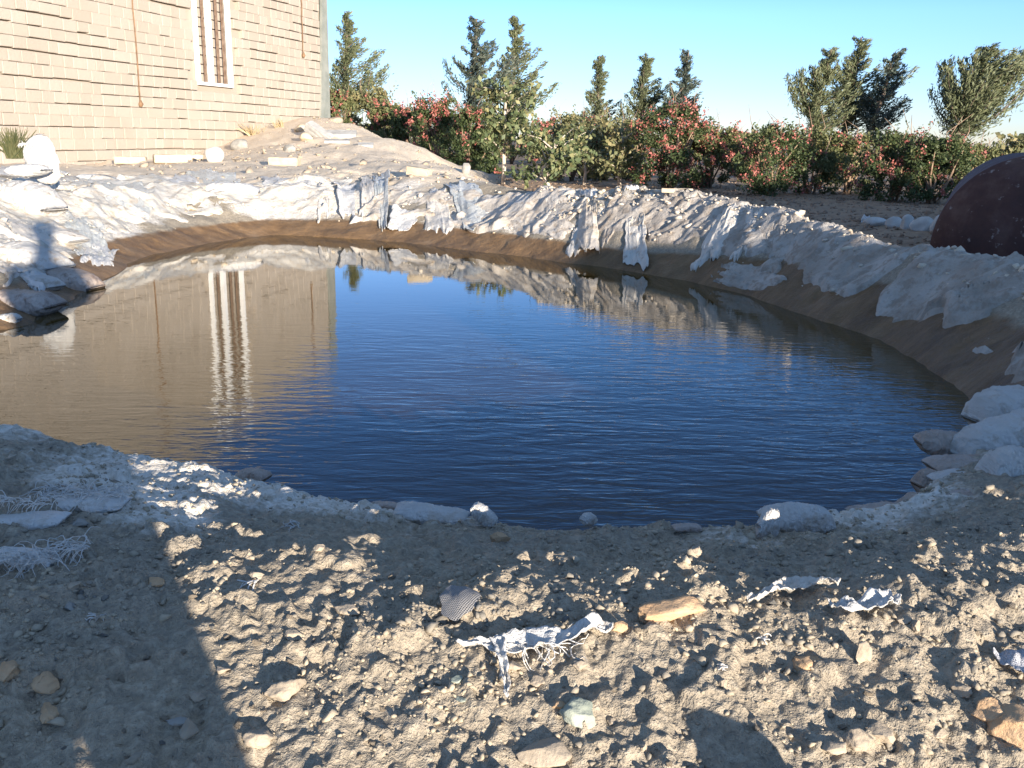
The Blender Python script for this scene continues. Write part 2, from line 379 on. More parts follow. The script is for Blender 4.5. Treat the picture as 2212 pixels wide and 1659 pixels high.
def build_ground():
    th_f = np.linspace(R(-36), R(36), 640)
    th = np.concatenate([np.linspace(R(-180), R(-36), 110)[:-1], th_f, np.linspace(R(36), R(180), 110)[1:-1]])
    rr = np.concatenate([np.geomspace(.25, 1.0, 40)[:-1], np.geomspace(1.0, 3.0, 330)[:-1], np.geomspace(3.0, 13, 330)[:-1], np.geomspace(13, 60, 120)[:-1], np.geomspace(60, 4500, 34)])
    TH, RR = np.meshgrid(th, rr); x = (RR*np.sin(TH)).ravel(); y = (RR*np.cos(TH)).ravel()
    z, sd_ = terrain(x, y, True)
    z = np.where(RR.ravel() > 120, 0.0, z)
    nr, nth = RR.shape; idx = np.arange(nr*nth).reshape(nr, nth)
    a = idx[:-1, :]; b = np.roll(idx, -1, 1)[:-1, :]; c = np.roll(idx, -1, 1)[1:, :]; d = idx[1:, :]
    F = np.stack([a, d, c, b], -1).reshape(-1, 4)
    cen = len(x); V = np.concatenate([np.stack([x, y, z], -1), [[0, 0, z[:nth].mean()]]])
    T = np.stack([idx[0], np.roll(idx[0], -1), np.full(nth, cen)], -1)
    # masks
    salt = sst(.10, .5, sd_)*sst(2.5, 1.0, sd_)
    leftb = sst(1.4, -1.2, x)
    farl = sst(3.0, 5.5, y)
    salt = salt*(.42+.50*leftb*farl)
    salt = np.where((y < 3.4), sst(.0, .05, sd_)*sst(.66, .05, sd_)*.95, salt)
    salt = salt*(1-.15*sst(.5, 1.2, x)*sst(1.0, 1.5, sd_))
    extra = sst(-1.5, -3, x)*sst(12.5, 10.5, y)*sst(3.5, 5, y)*.8*sst(.25, .7, sd_)
    salt = np.maximum(salt, extra)
    salt = salt*np.clip(.72+.9*fbm(x*1.4, y*1.4, 71, 3), .25, 1.15)
    salt = np.maximum(salt, .62*sst(.9, 1.8, x)*sst(.2, .55, sd_)*sst(2.0, 1.0, sd_)*sst(2.8, 3.6, y))
    salt = np.maximum(salt, .72*sst(-.3, -.7, x)*sst(.0, .05, sd_)*sst(1.0, .5, sd_)*sst(3.4, 3.0, y)*np.clip(.7+.8*fbm(x*2.5, y*2.5, 72, 3), .25, 1.0))
    hw = np.interp(x, [-3, -1, 1, 2, 3], [.16, .20, .17, .30, .30])
    wet = 1-sst(hw*.55, hw*1.35, z/ .9)
    wet = np.where(sd_ > 1.6, 0, wet); wet = np.where(y < 3.0, wet*sst(.12, .04, sd_), wet)
    mound = mound_mask(x, y)
    r = np.hypot(x, y)
    orch = sst(1.7, 2.4, sd_)*(1-mound)*sst(5.5, 7.5, y)*sst(-2, .5, x+.0*(y))
    orch = np.maximum(orch, sst(45, 60, r))
    me = np_mesh('ground', V, [F, T], M['soil'], True, {'salt': np.append(salt, 0), 'wet': np.append(wet, 0), 'mound': np.append(mound, 0), 'orchard': np.append(orch, 0)})
    tag(obj('ground', me), kind='structure')
build_ground()

_cache = {}
def at(px, py, tmax=60, lift=0):
    """first point of the ground seen along a ray"""
    d = ray(px, py)
    t = np.geomspace(.9, tmax, 700); x = d.x*t; y = t; z = EYE+d.z*t
    g = terrain(x, y); below = np.where(z < np.maximum(g, 0))[0]
    if len(below) == 0: i = int(np.argmin(z-g)); return Vector((x[i], y[i], g[i]))
    i = below[0]
    if i > 0:
        a = z[i-1]-max(g[i-1], 0); b = z[i]-max(g[i], 0); k = a/(a-b+1e-9); tt = t[i-1]+(t[i]-t[i-1])*k
    else: tt = t[i]
    return Vector((d.x*tt, tt, hz(d.x*tt, tt)+lift))

# ------------------------------------------------------------ water
def water_mat():
    m, t, b = mat('pond_water', (.066, .041, .008), .015, .5)
    b.inputs['IOR'].default_value = 1.38
    tc = t.nodes.new('ShaderNodeTexCoord')
    mp = t.nodes.new('ShaderNodeMapping'); mp.inputs['Rotation'].default_value = (0, 0, R(-14)); mp.inputs['Scale'].default_value = (6, 20, 1)
    t.links.new(tc.outputs['Object'], mp.inputs[0])
    n = noise_tex(t, 1.0, 3, .55, vec=mp.outputs[0], dist=.4)
    mp2 = t.nodes.new('ShaderNodeMapping'); mp2.inputs['Rotation'].default_value = (0, 0, R(20)); mp2.inputs['Scale'].default_value = (2.2, 5, 1)
    t.links.new(tc.outputs['Object'], mp2.inputs[0])
    n2 = noise_tex(t, 1.0, 3, .5, vec=mp2.outputs[0])
    sep = t.nodes.new('ShaderNodeSeparateXYZ'); t.links.new(tc.outputs['Object'], sep.inputs[0])
    # breeze: rippled in the open near half, calm under the far bank
    yy = mth(t, 'SUBTRACT', 1.0, mth(t, 'MULTIPLY', mth(t, 'SUBTRACT', sep.outputs[1], 3.4), .38), True)
    xx = mth(t, 'ADD', .45, mth(t, 'MULTIPLY', mth(t, 'ADD', sep.outputs[0], 1.2), .35), True)
    patch = mth(t, 'MULTIPLY', noise_tex(t, 1.1, 2), 1.6)
    am = mth(t, 'ADD', mth(t, 'MULTIPLY', mth(t, 'MULTIPLY', yy, xx), patch), .035)
    h = mth(t, 'ADD', mth(t, 'MULTIPLY', n, mth(t, 'MULTIPLY', am, 1.0)), mth(t, 'MULTIPLY', n2, mth(t, 'MULTIPLY', am, .8)))
    bump(t, b, h, .0048, 1.0)
    return m
def build_water():
    c = SH.mean(0); out = c+(SH-c)*1.0
    d = (SH-c); out = SH+d/np.hypot(d[:, 0], d[:, 1])[:, None]*.45
    V = [(x, y, 0) for x, y in out]; me = bpy.data.meshes.new('water'); me.from_pydata(V, [], [tuple(range(len(V)))[::-1]]); me.materials.append(water_mat())
    tag(obj('water', me), kind='structure')
build_water()

# ------------------------------------------------------------ brick building
WA = R(17.5); E = Vector((-math.sin(WA), -math.cos(WA), 0)); N = Vector((math.cos(WA), -math.sin(WA), 0))
cx = ray(710, 270).x*28; C0 = Vector((cx, 28, 0))
BM = Matrix((( E.x, N.x, 0, C0.x), (E.y, N.y, 0, C0.y), (0, 0, 1, 0), (0, 0, 0, 1)))   # local x along the wall, y outwards, z up
def top(l): return 5.25+.165*min(max(l, 0), 7.2)
def wall_l(px, py=150):   # where a sight line meets the wall plane
    d = ray(px, py); t = C0.dot(N)/(d.x*N.x+N.y); p = Vector((d.x*t, t, EYE+d.z*t)); return (p-C0).dot(E), p.z
def build_house():
    root = empty('brick_building', (0, 0, 0)); root.matrix_world = BM
    tag(root, 'tan mud brick building with a tall narrow barred window, left of the pond', 'building')
    L = 16.0; D = 8.0
    w0, zb = wall_l(503, 190); w1, _ = wall_l(430, 180)
    wl, wr, wt = w0, w1, 5.35
    mb = MB(); rr = random.Random(3)
    ch = .212; z = -.6; row = 0
    core = MB()
    def core_box(x0, x1, z0, z1f0, z1f1):
        vs = [(x0, -.35, z0), (x1, -.35, z0), (x1, -.09, z0), (x0, -.09, z0), (x0, -.35, z1f0), (x1, -.35, z1f1), (x1, -.09, z1f1), (x0, -.09, z1f0)]
        mb.add(vs, [(3, 2, 1, 0), (4, 5, 6, 7), (0, 1, 5, 4), (2, 3, 7, 6), (1, 2, 6, 5), (3, 0, 4, 7)], .1)
    core_box(0, wl, -.8, top(0), top(wl)); core_box(wl, wr, -.8, zb, zb); core_box(wl, wr, wt, top(wl), top(wr))
    core_box(wr, 7.2, -.8, top(wr), top(7.2)); core_box(7.2, L, -.8, top(7.2), top(L))
    while z < 6.6:
        x = .38-rr.uniform(0, .3); row += 1; run = 0; gap = .02
        sag = rr.uniform(-.008, .008)
        while x < L:
            wd = rr.choice([.30, .33, .36, .5]) if rr.random() < .8 else .24
            x0, x1 = max(x, .36), x+wd-rr.choice([.003, .006, .012])
            if x1-x0 > .05 and top(x0) > z+ch-.03 and not (x1 > wl-.02 and x0 < wr+.02 and z+ch > zb+.0 and z < wt):
                if run <= 0:
                    run = rr.randint(1, 4); gap = rr.choice([.0, .0, .006, .010, .014, .018]) if rr.random() < .85 else .026
                    if x > 6 and rr.random() < .3: gap += .010
                    if z < 1.3+.0*x and rr.random() < .6: gap = .004
                run -= 1
                out0 = rr.uniform(-.004, .006); out1 = out0+rr.uniform(-.004, .004)   # lower edge, upper edge
                zz = z+.02*math.sin(x*.8+row*.3)*.5+sag*x*.2; b0 = zz+gap+rr.uniform(-.006, .006); t0 = zz+ch-.0005+rr.uniform(-.002, .0)
                j = lambda: rr.uniform(-.006, .006)
                vs = [(x0, -.10, b0), (x1, -.10, b0+j()*.4), (x1, out1+j()*.3, b0+j()), (x0, out1+j()*.3, b0+j()),
                      (x0, -.10, t0), (x1, -.10, t0), (x1, out0, t0), (x0, out0, t0)]
                # bevel-like chamfer ring on the face
                cb = .012
                m2 = [(x0+cb, out1+.008, b0+cb), (x1-cb, out1+.008, b0+cb+j()*.3), (x1-cb, out0+.008, t0-cb), (x0+cb, out0+.008, t0-cb)]
                vs += m2
                mb.add(vs, [(3, 2, 1, 0), (4, 5, 6, 7), (1, 2, 6, 5), (3, 0, 4, 7), (3, 8, 9, 2)[::-1], (2, 9, 10, 6)[::-1], (6, 10, 11, 7)[::-1], (7, 11, 8, 3)[::-1], (8, 11, 10, 9)[::-1]], rr.random())
            x += wd
        z += ch
    # return walls behind the front face
    for (a, b) in (((.0, -D), (.35, -.352)), ((L-.35, -D), (L, -.352))):
        mb.box(((a[0]+b[0])/2, (a[1]+b[1])/2, 2.2), ((b[0]-a[0])/2, (b[1]-a[1])/2, 3.0), tone=.4)
    mb.box((L/2, -D+.18, 2.2), (L/2-.36, .17, 3.0), tone=.4)
    obj('wall', mb.mesh('wall', M['brick']), root)
    # cement corner strip, wider at its foot
    cs = MB(); zs = [-.6, .6, 1.5, 2.4, 3.4, 4.4, 5.26]; ws = [.62, .6, .5, .4, .32, .26, .22]
    vs = []
    for z_, w_ in zip(zs, ws):
        j1 = rr.uniform(-.02, .02)
        vs += [(-.045, -.4, z_), (-.045+j1*.5, .04, z_), (w_+j1, .045, z_), (w_+j1, -.025, z_)]
    fs = []
    for i in range(len(zs)-1):
        for k in range(4): a = i*4+k; b = i*4+(k+1) % 4; fs.append((a, b, b+4, a+4))
    fs.append((3, 2, 1, 0)); e = 4*(len(zs)-1); fs.append((e, e+1, e+2, e+3)); cs.add(vs, fs)
    obj('corner_strip', cs.mesh('corner_strip', M['cement']), root)
    # roof
    rf = MB()
    pr = [(-.05, top(0)), (7.2, top(7.2)), (L+.05, top(L))]
    for (a, za), (b, zb_) in zip(pr[:-1], pr[1:]):
        vs = [(a, .03, za+.002), (b, .03, zb_+.002), (b, -D-.05, zb_+.002), (a, -D-.05, za+.002), (a, .03, za+.10), (b, .03, zb_+.10), (b, -D-.05, zb_+.10), (a, -D-.05, za+.10)]
        rf.add(vs, [(0, 1, 2, 3)[::-1], (4, 5, 6, 7), (0, 1, 5, 4), (1, 2, 6, 5), (2, 3, 7, 6), (3, 0, 4, 7)])
    obj('roof', rf.mesh('roof', M['cement']), root)
    # window
    win = MB(); 
    W0, W1 = wl, wr
    jw = .055
    win.box(((W0+jw/2), -.03, (zb+wt)/2), (jw/2, .06, (wt-zb)/2-.001)); win.box((W1-jw/2, -.03, (zb+wt)/2), (jw/2*.8, .055, (wt-zb)/2-.001))
    win.box(((W0+W1)/2, -.028, zb+.035), ((W1-W0)/2-jw, .058, .034)); win.box(((W0+W1)/2, -.028, wt-.035), ((W1-W0)/2-jw, .058, .034))
    wo = obj('window', win.mesh('window', M['white_paint']), root)
    ww = W1-W0
    mu = MB(); mu.box((W0+ww*.62, -.02, (zb+wt)/2), (.055, .05, (wt-zb)/2-.075)); obj('mullion', mu.mesh('mullion', M['white_paint']), wo)
    for fr in (.22, .40, .80):
        br = MB(); br.box((W0+ww*fr, .0, (zb+wt)/2+.0), (.024 if fr < .7 else .016, .022, (wt-zb)/2-.075)); obj('bar', br.mesh('bar', M['brown_bar']), wo)
    inf = MB(); z_ = zb+.07
    while z_ < wt-.2:
        inf.box(((W0+W1)/2, -.16+rr.uniform(-.01, .01), z_+.09), (ww/2-.06, .05, .088), tone=rr.random()); z_ += .20
    obj('brick_infill', inf.mesh('brick_infill', M['brick']), wo)
    # rusty wires hanging down the wall
    for (px, pb) in ((300, 228), (652, 122)):
        l, zbm = wall_l(px, pb); wi = MB(); pts = []
        for k in range(14):
            f = k/13; pts.append((l+.012*math.sin(k*1.7)+.0*f, .045+.006*math.sin(k*2.3), top(l)+.05-(top(l)+.05-zbm)*f))
        wi.tube(pts, .014, 6); wo_ = obj('wire', wi.mesh('wire', M['wire'], True), root)
        kb = MB(); kb.tube([(l, .05, zbm+.10), (l, .055, zbm+.03), (l+.01, .05, zbm-.03)], [.02, .05, .03], 7); obj('wire_knot', kb.mesh('wire_knot', M['wire'], True), wo_)
build_house()

# ------------------------------------------------------------ stones
def ico(sub):
    import bmesh
    bm = bmesh.new(); bmesh.ops.create_icosphere(bm, subdivisions=sub, radius=1)
    v = np.array([x.co[:] for x in bm.verts]); f = np.array([[q.index for q in p.verts] for p in bm.faces]); bm.free(); return v, f
IC = {k: ico(k) for k in (1, 2, 3, 4)}
def rock(seed, sub=3, cuts=7, dims=(1, 1, 1), rough=.06, deep=.62):
    g = np.random.default_rng(seed); v = IC[sub][0].copy()
    for _ in range(cuts):
        n = g.normal(size=3); n /= np.linalg.norm(n); d = g.uniform(deep, .92); s = v@n; v = v-np.maximum(s-d, 0)[:, None]*n
    if sub > 1:
        for sc, am in ((2.2, rough), (5, rough*.6), (11, rough*.35)):
            k = vnoise(v[:, 0]*sc+seed, v[:, 1]*sc+v[:, 2]*sc*.7, seed)+vnoise(v[:, 2]*sc-seed, v[:, 0]*sc*.8-v[:, 1]*sc*.5, seed+9)
            v = v*(1+am*k[:, None]*.7)
    v = v/np.abs(v).max(0)
    return v*np.array(dims), IC[sub][1]
def put_rock(name, px, py, wpx, mk, label, cat, seed, dims=(1, .8, .6), cuts=7, sub=3, rough=.06, sink=.35, rz=0, smooth=False, group=None, deep=.62, tilt=0):
    p = at(px, py); k = p.y/2052/2*wpx*1.0
    k *= 1.22; v, f = rock(seed, sub, cuts, dims, rough, deep)
    o = obj(name, np_mesh(name, v*k, f, M[mk], smooth), None, p+Vector((0, 0, k*dims[2]*(1-sink*2)*.95)), (tilt, tilt*.5, rz))
    return tag(o, label, cat, group)

def block(name, px, py, lpx, hpx, mk, label, cat='brick', rz=0, rx=0, ry=0, depth=.5, lift=.0, jit=.03, seed=1):
    """a broken brick or slab; lpx, hpx its length and height as seen"""
    import bmesh
    p = at(px, py); s = p.y/2052; L = lpx*s/2; Hh = hpx*s/2
    bm = bmesh.new(); bmesh.ops.create_cube(bm, size=2)
    bmesh.ops.scale(bm, vec=(L, L*depth, Hh), verts=bm.verts)
    bmesh.ops.bevel(bm, geom=bm.edges[:], offset=min(L*depth, Hh)*.14, segments=2, affect='EDGES')
    bmesh.ops.subdivide_edges(bm, edges=[e for e in bm.edges if e.calc_length() > L*.3], cuts=3, use_grid_fill=True)
    g = random.Random(seed)
    for v in bm.verts: 
        n = Vector((g.uniform(-1, 1), g.uniform(-1, 1), g.uniform(-1, 1))); v.co += n*min(L, Hh)*jit*2
    me = bpy.data.meshes.new(name); bm.to_mesh(me); bm.free(); me.materials.append(M[mk])
    o = obj(name, me, None, p+Vector((0, 0, Hh*.75+lift)), (rx, ry, rz)); return tag(o, label, cat)

# single stones one can point to in the near bank
near_st = [
 (1255, 1545, 84, 'green_stone', 'large pale green-grey rounded stone in the near gravel below the torn white strip', 3, (1, .9, .55), .35),
 (1255, 1440, 34, 'clod', 'small tan pebble just under the long arm of the torn white strip', 12, (1, .75, .6), .3),
 (1440, 1335, 150, 'orange_rock', 'long orange-tan rock, largest of the sunlit near bank, right of the white strip tip', 5, (1, .42, .36), .3),
 (1335, 1362, 40, 'orange_rock', 'angular tan stone touching the right tip of the torn white strip', 21, (1, .8, .7), .3),
 (1345, 1300, 22, 'clod', 'small clod in the shadow left of the long orange rock', 22, (1, .8, .7), .3),
 (1105, 1442, 44, 'clod', 'flat tan clod left of the hanging arm of the torn white strip', 31, (1, .8, .5), .35),
 (990, 1470, 34, 'green_stone', 'flat greenish pebble left of the torn white strip', 41, (1, .7, .4), .3),
 (996, 1512, 26, 'green_stone', 'small flat green-grey chip lower left of the torn white strip', 42, (1, .8, .4), .3),
 (1160, 1475, 40, 'clod', 'tan clod just right of the hanging arm of the torn white strip', 43, (1, .8, .6), .35),
 (1185, 1632, 130, 'clod', 'wide pale clod cut by the bottom edge in the middle', 44, (1, .6, .42), .35),
 (1205, 1528, 32, 'orange_rock', 'rusty pebble left of the large green-grey stone', 45, (1, .8, .7), .3),
 (1322, 1562, 26, 'clod', 'tan pebble right of the large green-grey stone', 46, (.8, 1, .6), .3),
 (1862, 1425, 50, 'clod', 'upright tan block stone below the two white strips', 51, (.75, .6, 1.1), .25),
 (1742, 1440, 80, 'orange_rock', 'brown crumbly rock below the wavy white strip', 52, (1, .7, .5), .35),
 (1955, 1340, 36, 'clod', 'tan stone beside the right end of the crumpled white strip', 53, (1, .7, .5), .35),
 (1980, 1365, 34, 'clod', 'upright tan chip right of the crumpled white strip', 54, (.6, .6, 1), .25),
 (1850, 1605, 64, 'clod', 'blocky pale clod near the bottom right, left of its twin', 61, (1, .8, .7), .3),
 (1905, 1592, 60, 'clod', 'blocky pale clod near the bottom right, right of its twin', 62, (1, .8, .75), .3),
 (1800, 1618, 60, 'clod', 'low tan clod left of the two blocky pale clods', 63, (1, .7, .45), .35),
 (2140, 1545, 90, 'orange_rock', 'brown jagged clod near the bottom right corner', 64, (1, .7, .6), .3),
 (2190, 1590, 110, 'orange_rock', 'big dark brown clod at the bottom right corner', 65, (1, .8, .75), .3),
 (2080, 1500, 50, 'clod', 'small tan clod left of the jagged brown clod', 66, (1, .7, .6), .3),
 (100, 1480, 62, 'orange_rock', 'round brown clod in the shade at far left', 71, (1, .9, .75), .3),
 (105, 1545, 52, 'orange_rock', 'brown clod in the shade below the round one at far left', 72, (.8, 1, .6), .3),
 (25, 1455, 60, 'orange_rock', 'reddish clod in the shade at the left edge', 73, (1, .8, .6), .3),
 (160, 1270, 30, 'clod', 'tan stone in the shade below the frayed white threads', 74, (1, .8, .6), .3),
 (150, 1315, 28, 'stone', 'grey pebble in the shade, left of the shadow edge', 75, (.8, 1, .7), .3),
 (335, 1265, 44, 'orange_rock', 'light brown stone right where the left shadow ends', 76, (1, .8, .5), .35),
 (480, 1450, 36, 'clod', 'smooth tan pebble just inside the sun at lower left', 77, (1, .75, .55), .3),
 (430, 1510, 34, 'clod', 'tan clod on the edge of the left shadow', 78, (1, .8, .5), .3),
 (410, 1590, 60, 'clod', 'upright dusty clod on the shadow edge at lower left', 79, (.7, .7, 1), .3),
 (385, 1560, 56, 'stone', 'flat leaning stone chip in the shade at lower left', 80, (1, .5, .25), .3),
 (1080, 1168, 44, 'orange_rock', 'brown stone on the lip of the near bank by the water', 81, (1, .8, .65), .3),
 (1240, 1175, 60, 'clod', 'pale sunlit clod topping the near bank, right of the brown stone', 82, (1, .6, .4), .35),
 (555, 1245, 38, 'clod', 'flat sunlit clod beneath the shaded lip, left part of the near bank', 83, (1, .6, .4), .35),
 (1500, 1195, 30, 'clod', 'tan pebble high on the near bank below the humped sack', 84, (1, .8, .7), .3),
 (690, 1190, 26, 'clod', 'pale pebble catching sun near the top of the bank at left', 85, (1, .8, .7), .3),
 (170, 1135, 40, 'stone', 'salt-dusted stone in the shade below the frayed sack hem', 86, (1, .7, .5), .3),
 (2030, 1590, 36, 'clod', 'tan pebble between the pale twins and the jagged brown clod', 87, (1, .8, .7), .3),
 (1560, 1480, 30, 'clod', 'narrow tan stone in open gravel right of centre', 88, (.6, .8, .9), .3),
 (1390, 1620, 26, 'clod', 'small upright clod near the bottom, centre right', 89, (.7, .7, .9), .3),
 (620, 1500, 90, 'clod', 'broad earthen clod casting a long shadow, left of centre', 90, (1, .6, .55), .3),
 (560, 1600, 70, 'clod', 'rough earthen clod near the bottom, left of centre', 91, (1, .7, .55), .3),
 (750, 1320, 60, 'clod', 'earthen clod upper left of the woven grey patch', 92, (1, .6, .4), .35),
 (640, 1375, 50, 'clod', 'crumbly clod below left of the woven grey patch', 93, (1, .7, .5), .35),
]
for (px, py, wp, mk, lab, sd_, dm, sk) in near_st:
    put_rock('rock' if wp > 60 else 'stone', px, py, wp, mk, lab, 'rock' if wp > 60 else 'stone', sd_, dm, 13, 4, .12, sk, random.uniform(-.5, .5), deep=.45)
# off the lower edge: unseen stone, added so that its shadow falls into view
p = Vector((.50, .86, 0)); p.z = hz(p.x, p.y)
v, f = rock(401, 4, 6, (1, .8, 1.7), .06)
tag(obj('rock', np_mesh('rock', v*.075, f, M['orange_rock'], True), None, p+Vector((0, 0, .06))), 'unseen brown rock added just below the picture to cast the round shadow at the bottom right', 'rock')

# small countable clods: individuals sharing meshes
protos = []
for k in range(10):
    v, f = rock(500+k, 3, 13, (1, random.uniform(.55, .9), random.uniform(.4, .7)), .2, .32)
    protos.append([np_mesh('clod', v, f, M['clod']), np_mesh('clod', v, f, M['stone'])])
cnt = 0; gx = []
while cnt < 150:
    px = random.uniform(0, 2212); py = random.uniform(1190, 1655)**1.0
    if any(abs(px-a)+abs(py-b) < 26 for a, b in gx): continue
    gx.append((px, py)); cnt += 1
    d = ray(px, py); 
GP = []
for (px, py) in gx:
    q = at(px, py); s = q.y/2052*random.choice([6, 7, 8, 9, 11, 14]); GP.append((q, s))
for i, (q, s) in enumerate(GP):
    st = random.random() < .18; me = protos[random.randrange(10)][1 if st else 0]
    o = obj('small_clod', me, None, q+Vector((0, 0, s*.25)), (random.uniform(-.3, .3), random.uniform(-.3, .3), random.uniform(0, 6.3))); o.scale = (s, s, s)
    tag(o, 'thumb-sized grey pebble loose on the gravelly near bank' if st else 'thumb-sized tan clod loose on the gravelly near bank', 'pebble' if st else 'clod',
        'grey pebbles on the near bank' if st else 'small tan clods on the near bank')

def scatter_mesh(name, pts, sizes, m, seed=1, sub=1, kind='stuff', label=None, cat=None, flat=.7):
    g = np.random.default_rng(seed); base = []
    for k in range(8):
        b_ = rock(900+k+seed*10, sub, 8, (1, .85, flat), .1, .3)[0]; base.append(b_*g.uniform(.6, 1.35, (len(b_), 1)))
    f0 = IC[sub][1]; nv = len(base[0]); n = len(pts)
    bs = np.array(base)[g.integers(0, 8, n)]; a = g.uniform(0, 6.28, n); ca, sa = np.cos(a), np.sin(a)
    ti = g.uniform(-.5, .5, n); ct, st = np.cos(ti), np.sin(ti)
    x = bs[..., 0]*ct[:, None]-bs[..., 2]*st[:, None]; zz = bs[..., 0]*st[:, None]+bs[..., 2]*ct[:, None]; y = bs[..., 1]
    X = x*ca[:, None]-y*sa[:, None]; Y = x*sa[:, None]+y*ca[:, None]
    V = np.stack([X, Y, zz], -1)*sizes[:, None, None]+pts[:, None, :]
    F = (f0[None]+(np.arange(n)*nv)[:, None, None]).reshape(-1, 3)
    me = np_mesh(name, V.reshape(-1, 3), F, m); return tag(obj(name, me), label, cat, kind=kind)
# gravel and crumbs of the near bank
g = np.random.default_rng(11); n = 26000
fy = g.uniform(1.05, 2.45, n); fx = g.uniform(-.66, .68, n)*fy
dens = fbm(fx*3.1, fy*3.1, 77, 3); keep = g.uniform(-.5, .6, n) < dens
fx, fy = fx[keep], fy[keep]; z, s_ = terrain(fx, fy, True); ok = s_ > .02; fx, fy, z = fx[ok], fy[ok], z[ok]
sz = np.clip(g.lognormal(math.log(.0025), .62, len(fx)), .0012, .014)
scatter_mesh('gravel', np.stack([fx, fy, z+sz*.2], -1), sz, M['grit'], 2, 1, label='loose tan and grey gravel crumbs covering the near bank', cat='gravel')
# chips and salt crust crumbs along the right-hand and far crest
n = 60000; a = g.uniform(R(-31), R(32), n); r_ = np.exp(g.uniform(math.log(3.0), math.log(12.5), n)); fx, fy = r_*np.sin(a), r_*np.cos(a)
z, s_ = terrain(fx, fy, True)
dn = sst(-.4, 1.0, fx)*sst(.30, .75, s_)*sst(2.4, 1.2, s_)*(1.0+.0*fx); dn = np.maximum(dn, .13*sst(.25, .6, s_)*sst(3.5, 1, s_)*(fx < 1))
dn *= np.clip(.62+1.1*fbm(fx*2.3, fy*2.3, 88, 3), 0, 1.2)
ok = (g.uniform(0, 1, n) < dn*.75); fx, fy, z = fx[ok], fy[ok], z[ok]
sz = np.clip(g.lognormal(math.log(.014), .5, len(fx)), .006, .05)
scatter_mesh('crumbled_salt_earth', np.stack([fx, fy, z+sz*.25], -1), sz, M['salt_chip'], 3, 1, label='crumbled salty earth chips on the sunlit crest behind the pond', cat='earth crumbs')
n = 9000; fy = g.uniform(11, 27, n); fx = g.uniform(-.5, .02, n)*fy; z, s_ = terrain(fx, fy, True); md = mound_mask(fx, fy)
ok = (g.uniform(0, 1, n) < md*np.clip(.1+fbm(fx*.8, fy*.8, 93, 3), 0, 1)*.5); fx, fy, z = fx[ok], fy[ok], z[ok]; sz = np.clip(g.lognormal(math.log(.018), .55, len(fx)), .008, .08)
scatter_mesh('rubble_crumbs', np.stack([fx, fy, z+sz*.2], -1), sz, M['clod'], 4, 1, label='earth crumbs and rubble bits strewn over the tan mound', cat='rubble')
n = 6000; fy = g.uniform(9.5, 26, n); fx = g.uniform(-.02, .55, n)*fy; z, s_ = terrain(fx, fy, True)
ok = s_ > 1.8; fx, fy, z = fx[ok], fy[ok], z[ok]; sz = np.clip(g.lognormal(math.log(.022), .5, len(fx)), .01, .08)
scatter_mesh('tilled_clods', np.stack([fx, fy, z+sz*.1], -1), sz, noisy('brown_clods', (.19, .13, .09), (.31, .22, .15), 3), 5, 1, label='brown tilled clods covering the orchard floor behind the bank', cat='soil clods')

# bricks, slabs and stones on the mound
block('brick', 283, 352, 62, 14, 'cream_brick', 'cream brick lying alone at the foot of the wall, leftmost of the row', rz=.25, seed=1)
block('brick', 368, 350, 66, 17, 'cream_brick', 'cream brick with a broken end, second from the left of the row', rz=.45, seed=2)
block('brick', 420, 345, 40, 12, 'cream_brick', 'cream brick half hidden behind the rounded pale stone', rz=.1, seed=3)
put_rock('stone', 463, 348, 36, 'boulder', 'rounded pale stone standing between the cream bricks on the mound', 'stone', 101, (1, .7, .95), 5, 3, .04, .2, smooth=True)
block('brick', 615, 356, 62, 17, 'cream_brick', 'cream brick lying flat in the middle of the mound foot', rz=-.05, seed=4)
block('brick', 905, 378, 50, 17, 'cream_brick', 'cream brick sunk in the slope above the big draped sheet', rz=-.35, ry=.12, seed=5)
block('stone_slab', 470, 303, 60, 10, 'slab', 'flat grey slab leaning near the wall base, left of the grey wedge stone', 'slab', rz=-.3, rx=.4, seed=6)
put_rock('stone', 520, 322, 36, 'stone', 'grey wedge stone with a dark shaded side on the mound', 'stone', 102, (1, .7, .65), 8, 3, .04, .25)
put_rock('stone', 625, 328, 24, 'stone', 'small dark grey stone in the middle of the mound', 'stone', 103, (1, .8, .7), 7, 3, .05, .25)
block('stone_slab', 690, 296, 64, 20, 'slab', 'thick brownish slab tilted beside the two thin grey slabs', 'slab', rz=-.4, ry=.5, rx=.3, depth=.35, seed=7)
block('stone_slab', 738, 298, 62, 9, 'slab', 'thin grey slab lying on another near the building corner', 'slab', rz=.1, rx=.35, depth=.45, seed=8, lift=.05)
block('stone_slab', 728, 308, 52, 6, 'slab', 'thin white-edged slab under the grey slab near the building corner', 'slab', rz=.15, rx=.15, depth=.4, seed=9)
block('stone_slab', 790, 316, 32, 6, 'slab', 'small flat grey slab alone on the bare slope of the mound', 'slab', rz=.1, rx=.35, depth=.5, seed=10)
put_rock('stone', 1008, 376, 26, 'stone', 'upright pointed grey stone near the right foot of the mound', 'stone', 104, (.7, .5, 1.1), 9, 3, .04, .2, rz=.5)
put_rock('stone', 651, 283, 26, 'cream_brick', 'cream broken chunk above the tilted brownish slab', 'stone', 105, (1, .8, .6), 8, 3, .04, .25)
put_rock('stone', 662, 302, 24, 'cream_brick', 'small cream chunk left of the tilted brownish slab', 'stone', 106, (1, .8, .7), 8, 3, .04, .25)
put_rock('stone', 725, 264, 26, 'clod', 'round tan lump at the foot of the grey corner strip', 'stone', 107, (1, .8, .6), 5, 3, .04, .3, smooth=True)
